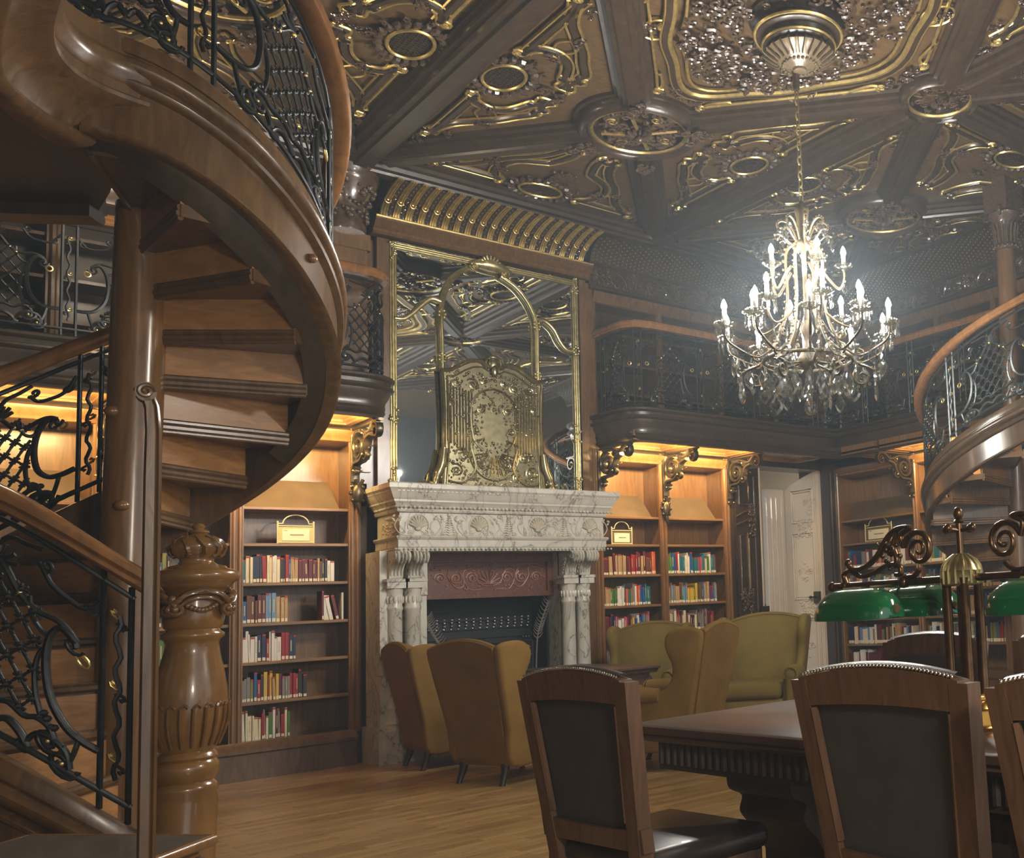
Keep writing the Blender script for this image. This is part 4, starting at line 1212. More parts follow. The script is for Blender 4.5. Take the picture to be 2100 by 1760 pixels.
for s in (1,-1): mm.tube([(4.265+s*x, 9.250, z) for x, z in ((.02,3.66),(.06,3.655),(.075,3.6),(.05,3.55))], .016, 6); mm.tube([(4.265+s*x, 9.250, z) for x, z in cr([(.07,3.56),(.13,3.61),(.24,3.60),(.34,3.535),(.42,3.49),(.50,3.48)], 5)], .02, 6)
mm.sphere((4.265, 9.245, 3.665), (.06,.03,.02), 10, 6)
obj('cartouche_crest', mm, BRASS_D, t, smooth=60)
for s in (1,-1):
    mm = MB()
    mm.tube([(4.265+s*x, 9.240, z) for x, z in cr([(.48,2.75),(.50,2.60),(.54,2.50),(.56,2.42),(.60,2.37),(.68,2.365),(.74,2.36)], 5)], [.03,.03,.035,.035,.04,.04,.04,.04,.04,.04,.04,.035,.035,.035,.03,.03,.03,.03,.03,.03,.025,.025,.025,.02,.02,.02,.015,.015,.015,.012,.012][:31], 7)
    for q in range(14): mm.sphere((4.265+s*rr.uniform(.5,.7), 9.230, 2.365+rr.uniform(.0,.12)*(1-q/16)), rr.uniform(.012,.024), 6, 4)
    mm.tube([(4.265+s*.54+s*u, 9.220, 2.47+v) for u, v in spiral(0,0,.05,1.4,0,1,12)], .012, 6)
    obj('scroll_foot', mm, BRASS_D, t, smooth=60)

# ================================================================== DOORS
mm = MB()
def leaf(u, v, w): return (8.55+w+(.03-.05*(u-9.45)), u, v)   # plane nearly square to the wall
mm.prism([(9.45,.03),(10.08,.03),(10.08,2.66),(9.95,2.72),(9.7,2.80),(9.45,2.86)], (0,.05), leaf)
d1 = struct('door_1', mm, WHITE, 'tall white carved door leaf standing open', smooth=0)
mm = MB()
def fr(P, r, w=-.006): mm.tube([leaf(u, v, w) for u, v in P], r, 6)
for z0, z1, y0, y1 in ((.25,.95,9.56,9.95),(1.2,2.05,9.56,9.95),(2.2,2.62,9.56,9.95)):
    for e, r in ((0,.014),(.03,.008)): fr([(y0+e,z0+e),(y1-e,z0+e),(y1-e,z1-e),(y0+e,z1-e),(y0+e,z0+e)], r)
fr([(9.48,.05),(9.48,2.8)], .016); fr([(9.52,.05),(9.52,2.78)], .008)
rr = random.Random(2)
for zc, n, rz, yc in ((2.12,44,.12,9.72),(1.55,22,.12,9.75),(1.1,36,.1,9.72),(2.45,16,.15,9.6),(.6,20,.15,9.75),(.98,20,.08,9.65)):
    for q in range(n): mm.sphere(leaf(yc+rr.uniform(-.14,.14)*(.4 if n < 30 else 1), zc+rr.uniform(-rz,rz), -.005), rr.uniform(.010,.022), 6, 4)
    fr([(yc-.1+u*1, zc+v) for u, v in spiral(0,0,.05,1.4,0,1,12)], .008); fr([(yc+.1-u, zc+v) for u, v in spiral(0,0,.05,1.4,0,1,12)], .008)
obj('panel_moulding', mm, WHITE, d1, smooth=60, loc=(0,0,0))
mm = MB(); mm.box(8.535, 8.565, 9.47, 9.58, 1.14, 1.29); mm.sphere((8.52, 9.62, 1.22), (.02,.03,.02), 8, 6); mm.tube([(8.55,9.53,1.22),(8.49,9.53,1.22),(8.48,9.6,1.22)], .012, 6); obj('lock_case', mm, plain_bronze(), d1, loc=(0,0,0))
# folded second white leaf and frame
mm = MB(); mm.box(8.20, 8.52, 10.08, 10.13, .03, 2.66)
for x in (8.22, 8.30, 8.38, 8.47): mm.tube([(x, 10.075, .1), (x, 10.075, 2.55)], .014 if x != 8.30 else .02, 6)
struct('door_2', mm, WHITE, 'white fluted door leaf folded back in the opening', smooth=40)
mm = MB(); mm.hexa([(7.13,9.30,.03),(7.60,9.44,.03),(7.60,9.49,.03),(7.13,9.35,.03),(7.13,9.30,2.74),(7.60,9.44,2.82),(7.60,9.49,2.82),(7.13,9.35,2.74)])
d3 = struct('door_3', mm, W_DARK, 'dark carved walnut door leaf folded back beside the bookcase', smooth=0)
mm = MB(); mm.hexa([(7.595,9.435,.03),(7.62,9.44,.03),(7.62,9.5,.03),(7.595,9.5,.03),(7.595,9.435,2.82),(7.62,9.44,2.82),(7.62,9.5,2.82),(7.595,9.5,2.82)]); obj('door_edge', mm, WHITE, d3, smooth=0, loc=(0,0,0))
def lf(u, v, w=-.006): return (7.13+u, 9.30+.298*u+w, v)
mm = MB(); g = MB()
for P in ([(.06,.3),(.06,1.0),(.2,1.0),(.2,.3),(.06,.3)], [(.06,1.3),(.06,1.98),(.2,2.02),(.2,1.3),(.06,1.3)], [(.06,2.35),(.06,2.62),(.2,2.66),(.24,2.6),(.24,2.4),(.2,2.35),(.06,2.35)], [(.36,.1),(.36,2.7)], [(.0,2.1),(.12,2.14),(.3,2.2)], [(.0,2.2),(.12,2.25),(.3,2.3)]):
    mm.tube([lf(u, v) for u, v in P], .013, 6)
for P in ([(.22,1.35),(.22,1.95)], [(.22,.5),(.22,1.08),(.18,1.12)], [(.24,2.42),(.24,2.58)]): g.tube([lf(u, v, -.014) for u, v in P], .007, 5)
rr = random.Random(5)
for q in range(60): mm.sphere(lf(.3+rr.uniform(-.06,.06), rr.uniform(1.98,2.36), -.01), rr.uniform(.012,.024), 6, 4)
for q in range(60): mm.sphere(lf(.16+rr.uniform(-.12,.12), 1.22+rr.uniform(-.13,.13), -.012), rr.uniform(.014,.028), 6, 4)
obj('carved_panel', mm, CARVE, d3, smooth=60, loc=(0,0,0)); obj('gilt_line', g, GILT, d3, loc=(0,0,0))
mm = MB(); mm.box(7.54, 7.66, 9.40, 9.43, .98, 1.14)
for q in range(20): mm.sphere(lf(.26+rr.uniform(0,.14), 1.02+rr.uniform(-.06,.06), -.015), .016, 6, 4)
obj('lock_case', mm, plain_bronze(), d3, loc=(0,0,0))
# ================================================================== SPIRAL STAIRS
def interp(tab, x):
    # tab sorted by descending key
    if x >= tab[0][0]: 
        (a, b), (c, d) = tab[0], tab[1]; return b+(d-b)*(x-a)/(c-a)
    for (a, b), (c, d) in zip(tab, tab[1:]):
        if a >= x >= c: return b+(d-b)*(a-x)/(a-c)
    (a, b), (c, d) = tab[-2], tab[-1]; return d
class Helix:
    def __init__(s, c, R, zb, ro, mir=1): s.c, s.R, s.zb, s.ro, s.m = c, R, zb, ro, mir
    def P(s, th, r, z): a = rad(th); return Vector((s.c[0]+s.m*r*math.cos(a), s.c[1]+r*math.sin(a), z))
    def sweep(s, mb, prof, t0, t1, zf, step=4, R=None):
        n = max(2, int(abs(t1-t0)/step)+1); R = R or s.R; k = len(prof); vs = []; fs = []
        for i in range(n):
            th = t0+(t1-t0)*i/(n-1); z = zf(th)
            for d, w in prof: vs.append(s.P(th, R+d, z+w))
        for i in range(n-1):
            for q in range(k):
                l = (q+1) % k; fs.append((i*k+q, (i+1)*k+q, (i+1)*k+l, i*k+l))
        fs.append(tuple(range(k))); fs.append(tuple((n-1)*k+q for q in range(k-1,-1,-1)))
        mb.add(vs, fs)
STRG = [(-.05,0),(-.012,0),(.002,.003),(.010,.012),(.006,.022),(-.006,.027),(-.008,.034),(-.006,.19),(-.008,.2),(.004,.204),(.018,.214),(.022,.228),(.012,.24),(.0,.244),(-.004,.25),(.004,.258),(.022,.266),(.034,.285),(.034,.302),(.022,.318),(.004,.324),(-.004,.328),(-.004,.335),(.004,.338),(.002,.385),(-.006,.40),(-.045,.40),(-.05,.39)]
def stair(label, H, t0, t1, panels, steps, iron=IRON, n=6, colr=.096, coltop=2.96, tilt=0, k=1.0, rout=lambda z: .04):
    t = thing('spiral_staircase', label, 'staircase', (H.c[0], H.c[1], 0))
    mm = MB(); H.sweep(mm, STRG, t0, t1, H.zb); obj('stringer', mm, W_STAIR_DIM if H.m < 0 else W_STAIR, t, smooth=40)
    mm = MB(); H.sweep(mm, [(d, z-.085) for d, z in RAILP], t0, t1, lambda th: H.zb(th)+H.ro(th)); obj('handrail', mm, W_RAIL, t, smooth=50)
    Ri = H.R-.03
    for a, b in panels:
        mi, mg = MB(), MB(); L = abs(b-a)*PI/180*Ri; H0 = .78
        def fn(u, v):
            th = a-(a-b)*u/L
            return H.P(th, Ri, H.zb(th)+.40+v/H0*(H.ro(th)-.485))
        iron_panel(mi, mg, fn, L, H0, k, 2, n)
        p = obj('balustrade_panel', mi, iron, t, smooth=60); obj('gilt_boss', mg, GILT, p, smooth=60)
    for z, tb, tf in steps:
        mm = MB(); g0, g1 = [], []
        N = 5
        vs = []
        for rr_ in (.06, H.R-rout(z)):
            for i in range(N): 
                th = tb+(tf-tb)*i/(N-1)
                vs.append(H.P(th, rr_, z-.05)); vs.append(H.P(th, rr_, z))
        m2 = 2*N; fs = []
        for i in range(N-1):
            a_, b_ = 2*i, 2*i+2
            fs += [(a_, b_, m2+b_, m2+a_), (a_+1, m2+a_+1, m2+b_+1, b_+1), (a_, a_+1, b_+1, b_), (m2+a_, m2+b_, m2+b_+1, m2+a_+1)]
        fs += [(0, m2, m2+1, 1), (2*N-2, 2*N-1, m2+2*N-1, m2+2*N-2)]
        mm.add(vs, fs)
        for dz, r in ((-.012,.013),(-.036,.016),(-.055,.010)): mm.tube([H.P(tb, .07, z+dz), H.P(tb, H.R-rout(z)-.005, z+dz)], r, 8)
        for dz, r in ((-.02,.018),): mm.tube([H.P(tf, .07, z+dz), H.P(tf, H.R-rout(z)-.005, z+dz)], r, 8)
        tr = obj('tread', mm, W_STAIR, t, smooth=40)
        mm = MB()
        a, b = H.P(tb+2.2, .07, 0), H.P(tb+1.0, H.R-rout(z)-.005, 0)
        d = (b-a).normalized(); nn = Vector((-d.y, d.x, 0))*.012
        mm.hexa([a-nn+V(0,0,z), b-nn+V(0,0,z), b+nn+V(0,0,z), a+nn+V(0,0,z), a-nn+V(0,0,z+.135), b-nn+V(0,0,z+.135), b+nn+V(0,0,z+.135), a+nn+V(0,0,z+.135)])
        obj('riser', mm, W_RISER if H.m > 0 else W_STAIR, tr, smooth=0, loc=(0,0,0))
    mm = MB()
    d = Vector((rt.x, rt.y, 0))*tilt
    M = Matrix.Identity(4); M[0][2] = d.x; M[1][2] = d.y; M[0][3] = -d.x*1.6; M[1][3] = -d.y*1.6
    pr = [(colr*1.3,0),(colr*1.3,.1),(colr*1.12,.13),(colr*1.02,.16),(colr,.3),(colr*.97,coltop)]
    mm.lathe(pr, 32, (H.c[0], H.c[1], 0), M); ccol = obj('centre_column', mm, W_COL if H.m > 0 else W_STAIR, t, smooth=50)
    return t, ccol, M

ZB = [(275,-.02),(259,.14),(247,.27),(235,.385),(210,.57),(180,.74),(150,.96),(120,1.19),(94,1.40),(71,1.57),(63,1.62),(54,1.70),(43,1.78),(29,1.89),(10,2.04),(-3,2.15),(-9,2.22),(-23,2.355),(-30,2.41),(-38,2.48),(-48,2.575),(-60,2.68),(-68,2.75),(-79,2.83),(-88,2.885),(-97,2.93),(-108,2.952),(-125,2.955)]
RO = [(264,1.30),(235,1.30),(180,1.2),(120,1.15),(86,1.17),(0,1.18),(-20,1.21),(-49,1.27),(-108,1.28)]
def sm(tab):
    # smooth a table with a small moving average
    def f(x): return (interp(tab, x-7)+2*interp(tab, x)+interp(tab, x+7))/4
    return f
HL = Helix((.83,5.08), .735, sm(ZB), sm(RO))
steps = [(.09+.18*k, -62+24.8*(14-k), -62+24.8*(15-k)+1.5) for k in range(1, 17)]
pan = [(262,207),(207,152),(152,97),(97,42),(42,-20),(-20,-80),(-80,-118)]
stL, colL, MC = stair('large walnut spiral staircase with turned newel post and black iron balustrade', HL, 268, -112, pan, steps, IRON_D, 6, tilt=.022, rout=lambda z: .04 if z < 1.8 else .12)
mm = MB()
vs = []; TH = [24-4*i for i in range(35)]
for th in TH:
    zi = min(2.93, 2.56-(th+62)*.18/24.8+.05)
    for r_, z_ in ((.60, zi), (.61, zi+.02), (.70, HL.zb(th)+.03), (.695, HL.zb(th)+.005)): vs.append(HL.P(th, r_, z_))
mm.add(vs, [(i*4+q, (i+1)*4+q, (i+1)*4+(q+1) % 4, i*4+(q+1) % 4) for i in range(len(TH)-1) for q in range(4)]+[(0,1,2,3), tuple(len(TH)*4-4+q for q in (3,2,1,0))]); obj('soffit_strip', mm, W_DARK, stL, smooth=40)
# peg caps
for th, rr_, z in ((-47, .735, 2.70),): mm = MB(); mm.sphere(HL.P(th, rr_, z), (.02,.02,.02), 10, 8); obj('peg_cap', mm, W_RAIL, stL, smooth=60)
for z, a in ((1.685, rad(-118)), (2.07, rad(-150))):
    mm = MB(); p = V(HL.c[0], HL.c[1], z)+V(rt.x, rt.y, 0)*(.022*(z-1.6)); mm.sphere((p.x+.094*math.cos(a), p.y+.094*math.sin(a), z), (.028,.028,.022), 10, 8); obj('peg_cap', mm, W_RAIL, stL, smooth=60)
# turned newel post
mm = MB()
b0 = V(.872, 4.335, 0); lean = V(rt.x, rt.y, 0)*.040
M = Matrix.Identity(4); M[0][2] = lean.x; M[1][2] = lean.y; M[0][3] = -lean.x*.55; M[1][3] = -lean.y*.55
def nz(y): return 1.15-(y-1322)/571.5-.022
pr = [(.115,0.0),(.115,.12),(.10,.14),(.098,nz(1640)),(.093,nz(1625)),(.10,nz(1615)),(.095,nz(1606)),(.082,nz(1600)),(.092,nz(1590)),(.10,nz(1578)),(.098,nz(1566)),(.086,nz(1558)),(.094,nz(1552)),(.088,nz(1545)),(.078,nz(1540)),(.09,nz(1528)),(.105,nz(1505)),(.114,nz(1475)),(.116,nz(1450)),(.110,nz(1415)),(.098,nz(1380)),(.083,nz(1345)),(.078,nz(1325)),(.082,nz(1318)),(.093,nz(1312)),(.094,nz(1305)),(.082,nz(1300)),(.078,nz(1296)),(.088,nz(1290)),(.092,nz(1275)),(.092,nz(1255)),(.085,nz(1235)),(.085,nz(1222)),(.10,nz(1214)),(.112,nz(1206)),(.115,nz(1202)),(.128,nz(1198)),(.133,nz(1190)),(.13,nz(1181)),(.115,nz(1176)),(.095,nz(1173)),(.088,nz(1168)),(.062,nz(1164)),(.05,nz(1158)),(.052,nz(1151)),(.066,nz(1145)),(.077,nz(1133)),(.078,nz(1124)),(.066,nz(1113)),(.04,nz(1105)),(.028,nz(1101)),(.034,nz(1098)),(.03,nz(1094)),(.016,nz(1091)),(.021,nz(1085)),(.014,nz(1080)),(.002,nz(1078))]
mm.lathe(pr, 40, tuple(b0), M); nw = obj('newel_post', mm, plain('varnished_walnut', hexc(132,96,54), .22, 0, .5, .2, 9), stL, smooth=60)
mm = MB()
def NP(a, r, z): return M @ V(r*math.cos(a), r*math.sin(a), z)+b0
for q in range(20):   # gadroons on the urn
    a = 2*PI*q/20
    mm.tube([NP(a+da, r, z) for da, r, z in ((-.1,.118,nz(1452)),(-.1,.118,nz(1480)),(-.09,.108,nz(1505)),(-.06,.092,nz(1530)))], .006, 5)
    mm.tube([NP(a+da, .117, nz(1452)+.012*math.sin((da+.1)/.2*PI)) for da in (-.1,-.05,0,.05,.1)], .006, 5)
CVM = plain('carved_varnish', hexc(112,80,46), .22, 0, .7, .2, 20)
obj('gadroon', mm, CVM, nw, smooth=60, loc=(0,0,0)); mm = MB()
for q in range(10):   # leaves on the bulb
    a = 2*PI*q/10
    mm.tube([NP(a+da, r, z) for da, r, z in ((0,.045,nz(1108)),(.18,.072,nz(1118)),(.38,.082,nz(1130)),(.45,.074,nz(1143)),(.30,.064,nz(1148)))], .009, 5)
obj('leaf_carving', mm, CVM, nw, smooth=60, loc=(0,0,0)); mm = MB()
zv = nz(1256)
for q in range(4):    # capital: arched swags ending in volutes
    a0 = rad(-88)+q*PI/2
    L_ = [(-.070+u, v) for u, v in spiral(0, 0, .027, 1.6, PI/2, 1, 18)][::-1]
    A_ = cr([(-.070,.027),(-.045,.052),(0,.062),(.045,.052),(.070,.027)], 4)
    P_ = L_+A_[1:-1]+[(-u, v) for u, v in L_[::-1]]
    n_ = len(P_)
    mm.tube([NP(a0+u/.105, .108+.012*min(1, abs(u)/.07), zv+v) for u, v in P_], [.011 if 12 < i < n_-13 else .008 for i in range(n_)], 6)
    mm.tube([NP(a0+u/.105, .104, zv+v-.020) for u, v in A_], .009, 6)
    for s in (1, -1): mm.sphere(NP(a0+s*.70, .122, zv), (.014,.014,.014), 8, 6)
    for e in range(9): mm.sphere(NP(a0+(e-4)*.11, .098, zv+.012-.016*math.cos((e-4)*.4)), .011, 6, 4)
    mm.sphere(NP(a0+PI/4, .120, zv+.036), .014, 8, 6)
obj('volute_band', mm, CVM, nw, smooth=60, loc=(0,0,0))

# landing the near stair arrives at
t = thing('gallery_landing', 'curved timber landing overhead at the top of the near spiral staircase', 'gallery', (.2, 4.0, 2.92))
LP = [(.43,-1.4,0),(.43,3.6,0),(.435,3.85,0),(.45,4.0,0),(.475,4.14,0),(.515,4.24,0),(.57,4.31,0),(.64,4.352,0),(.72,4.372,0)]
COVE = [(-.22,3.345),(-.045,3.345),(-.04,3.265),(-.01,3.255),(.012,3.235),(.02,3.21),(.012,3.185),(-.008,3.168),(-.012,3.155),(-.02,3.15),(-.02,3.115),(-.004,3.105),(-.006,3.09),(-.025,3.08),(-.05,3.072),(-.09,3.05),(-.125,3.015),(-.145,2.975),(-.15,2.962),(-.135,2.955),(-.13,2.94),(-.14,2.925),(-.17,2.915),(-.22,2.915)]
TT = cr([(.43,-1.4),(.43,1.5),(.43,3.5),(.432,3.85),(.445,4.03),(.48,4.16),(.545,4.262),(.64,4.325),(.75,4.352)], 4); BB = cr([(.28,-1.4),(.28,1.5),(.28,3.5),(.29,3.92),(.315,4.08),(.345,4.16),(.395,4.25),(.47,4.35),(.585,4.445)], 4)
mm = MB(); n = len(COVE); vs = []
for (a, b), (c, d) in zip(TT, BB):
    for q, z in COVE: vs.append((a+(a-c)*q/.15, b+(b-d)*q/.15, z))
mm.add(vs, [(i*n+q, i*n+(q+1) % n, (i+1)*n+(q+1) % n, (i+1)*n+q) for i in range(len(TT)-1) for q in range(n)]+[tuple(range(n)), tuple(len(TT)*n-n+q for q in range(n-1,-1,-1))])
obj('fascia', mm, W_STAIR, t, smooth=40)
mm = MB(); mm.prism([(-1.15,-1.4),(.27,-1.4),(.27,3.9),(.30,4.15),(.40,4.38),(.56,4.50),(.70,4.55),(.73,5.0),(.73,5.30),(.5,5.45),(.2,5.5),(-1.15,5.5)], (2.97, 3.2), lambda u, v, w: (u, v, w)); obj('deck', mm, W_DARK, t, smooth=0)
mm = MB(); mm.sweep([(.76,5.29,0),(.5,5.47,0),(.2,5.53,0),(-1.1,5.53,0)], [(-.12,2.92),(-.01,2.92),(.0,2.94),(-.01,2.96),(.01,2.97),(.02,3.0),(.0,3.03),(-.005,3.14),(.02,3.16),(.02,3.2),(-.12,3.2)]); obj('rear_moulding', mm, W_DARK, t)
mi, mg = MB(), MB()
LPp = Path(LP)
iron_panel(mi, mg, lambda u, v: LPp.at(LPp.L-1.35+u)-LPp.nrm(LPp.L-1.35+u)*.07+V(0,0,3.345+v), 1.2, .8)
p = obj('balustrade_panel', mi, IRON_D, t, smooth=60); obj('gilt_boss', mg, GILT, p, smooth=60)
mm = MB(); mm.sweep([LPp.at(LPp.L*i/30)-LPp.nrm(LPp.L*i/30)*.07 for i in range(31)], [(d, z+4.14) for d, z in RAILP]); obj('handrail', mm, W_RAIL, t, smooth=50)

# far staircase, mirrored
def zbR(th): return 1.95-.0069*(th-37) if th <= 143 else 0
# angles on the mirrored stair: th = 180 - (plan angle); ascending means decreasing th
HR = Helix((7.70,5.67), .88, lambda th: 1.90+.0069*((180-th)-143), lambda th: 1.26+.0006*max(0, 37-th), -1)
stp = [(z, 180-(143+(z+.02-1.90)/.0069)-6, 180-(143+(z+.02-1.90)/.0069)+20) for z in [.15+.172*k for k in range(1, 17)]]
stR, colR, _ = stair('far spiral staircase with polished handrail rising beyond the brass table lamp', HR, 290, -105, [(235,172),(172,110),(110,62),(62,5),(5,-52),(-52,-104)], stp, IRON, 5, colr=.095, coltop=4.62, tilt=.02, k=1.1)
mm = MB()
pr = [(.10,4.5),(.115,4.52),(.115,4.545),(.10,4.56),(.102,4.72),(.13,4.80),(.16,4.83),(.17,4.86),(.15,4.88)]
off = V(rt.x, rt.y, 0)*(.02*3.1)
mm.lathe(pr, 24, (7.70+off.x, 5.67+off.y, 0))
mm.box(7.56+off.x,7.84+off.x,5.53+off.y,5.81+off.y,4.875,5.2)
for q in range(16):
    a = 2*PI*q/16; mm.tube([(7.70+off.x+r*math.cos(a), 5.67+off.y+r*math.sin(a), z) for r, z in ((.105,4.56),(.112,4.68),(.135,4.76),(.15,4.75))], .013, 5)
    mm.sphere((7.70+off.x+.12*math.cos(a), 5.67+off.y+.12*math.sin(a), 4.53), .018, 6, 4)
for q in range(4):
    a = q*PI/2+.4; mm.tube([(7.70+off.x+(.17+u)*math.cos(a), 5.67+off.y+(.17+u)*math.sin(a), 4.86+v) for u, v in spiral(0,0,.05,1.4,2,-1,10)], .018, 6)
obj('capital', mm, CARVE, colR, smooth=60, loc=(0,0,0))

# library steps with a tall hand pole
t = thing('library_steps', 'dark-topped library steps with a tall scrolled hand pole, before the newel post', 'library steps', (.4, 3.4, 0))
A, B, C_, D = V(.74,3.35,.6), V(.42,3.92,.6), V(.18,3.66,.6), V(.50,3.09,.6)
def quad(mb, pts, z0, z1): mb.hexa([(p.x,p.y,z0) for p in pts]+[(p.x,p.y,z1) for p in pts])
mm = MB(); quad(mm, [D,A,B,C_], .585, .602); obj('leather_top', mm, DARKTOP, t, smooth=0)
mm = MB()
for a, b in ((D,A),(A,B),(B,C_),(C_,D)): mm.tube([a-V(0,0,.012), b-V(0,0,.012)], .016, 8)
def ins(p, k=.9): c = (A+B+C_+D)/4; return c+(p-c)*k
quad(mm, [ins(D),ins(A),ins(B),ins(C_)], .54, .585); obj('step_edge', mm, W_RAIL, t, smooth=50)
for p in (A, B, C_, D):
    q = ins(p, .86); mm = MB(); mm.bbox(q.x-.022, q.x+.022, q.y-.022, q.y+.022, 0, .55); obj('leg', mm, W_STAIR, t)
mm = MB(); quad(mm, [ins(D,.86)+V(.02,0,0), ins(A,.86), ins(A,.82), ins(D,.82)], .30, .34); quad(mm, [ins(B,.86), ins(C_,.86), ins(C_,.82), ins(B,.82)], .30, .34); quad(mm, [ins(D,.8), ins(A,.8), ins(B,.8), ins(C_,.8)], .25, .27); obj('lower_step', mm, W_STAIR, t, smooth=0)
px, py = .535, 3.02
sx, sy = math.cos(rad(10)), -math.sin(rad(10)); wx, wy = math.sin(rad(10)), math.cos(rad(10))
mm = MB()
def pp(u, w, z): return V(px+sx*u+wx*w, py+sy*u+wy*w, z)
prf = [(-.018,-.012),(-.013,-.018),(.004,-.018),(.008,-.013),(.012,-.018),(.018,-.012),(.018,.014),(-.018,.014)]
path = [(0,z) for z in (0,.4,.8,1.2,1.55)]+[(0,1.66),(-.004,1.72),(-.014,1.755),(-.032,1.772)]
vs = []; n = len(prf)
for i, (u, z) in enumerate(path):
    a = path[max(0,i-1)]; b = path[min(len(path)-1,i+1)]; l = math.hypot(b[0]-a[0], b[1]-a[1]); tx, tz = (b[0]-a[0])/l, (b[1]-a[1])/l
    k = 1 if i < 5 else 1-.08*(i-4)
    for d, w in prf: vs.append(pp(u+d*k*tz+.004*(z-.6)*0, w, z-d*k*tx))
fs = [(i*n+q, (i+1)*n+q, (i+1)*n+(q+1) % n, i*n+(q+1) % n) for i in range(len(path)-1) for q in range(n)]+[tuple(range(n)), tuple((len(path)-1)*n+q for q in range(n))]
mm.add(vs, fs)
po = obj('hand_pole', mm, W_STAIR, t, smooth=40)
mm = MB()
mm.prism([(-.016+.022*math.cos(a*PI/12), 1.757+.024*math.sin(a*PI/12)) for a in range(24)], (-.018,.018), lambda u, v, w: pp(u, w, v))
mm.tube([pp(-.016+u, -.02, 1.757+v) for u, v in spiral(0,0,.02,1.7,0,1,20)], .005, 6)
obj('scroll_end', mm, W_STAIR, po, smooth=50, loc=(0,0,0))
# ================================================================== FURNITURE
def pillow(mb, poly, t, f, ins=.02):
    a = sum(poly[i-1][0]*poly[i][1]-poly[i][0]*poly[i-1][1] for i in range(len(poly)))
    s = 1 if a > 0 else -1
    L = [(-t/2, ins), (-t/2+ins*.3, ins*.35), (-t/2+ins, 0), (t/2-ins, 0), (t/2-ins*.3, ins*.35), (t/2, ins)]
    n = len(poly); vs = []; fs = []
    for w, d in L: vs += [f(u, v, w) for u, v in offset(poly, d*s)]
    for i in range(len(L)-1):
        for k in range(n):
            l = (k+1) % n; fs.append((i*n+k, i*n+l, (i+1)*n+l, (i+1)*n+k))
    fs += [tuple(range(n-1,-1,-1)), tuple((len(L)-1)*n+k for k in range(n))]
    mb.add(vs, fs)
def rrect(x0, x1, y0, y1, r, n=4):
    out = []
    for cx, cy, a in ((x1-r,y0+r,-90),(x1-r,y1-r,0),(x0+r,y1-r,90),(x0+r,y0+r,180)):
        out += [(cx+r*math.cos(rad(a+90*i/n)), cy+r*math.sin(rad(a+90*i/n))) for i in range(n+1)]
    return out
WOODLEG = plain('dark_turned_leg', hexc(50,34,27), .45, 0, .1, .2, 20)
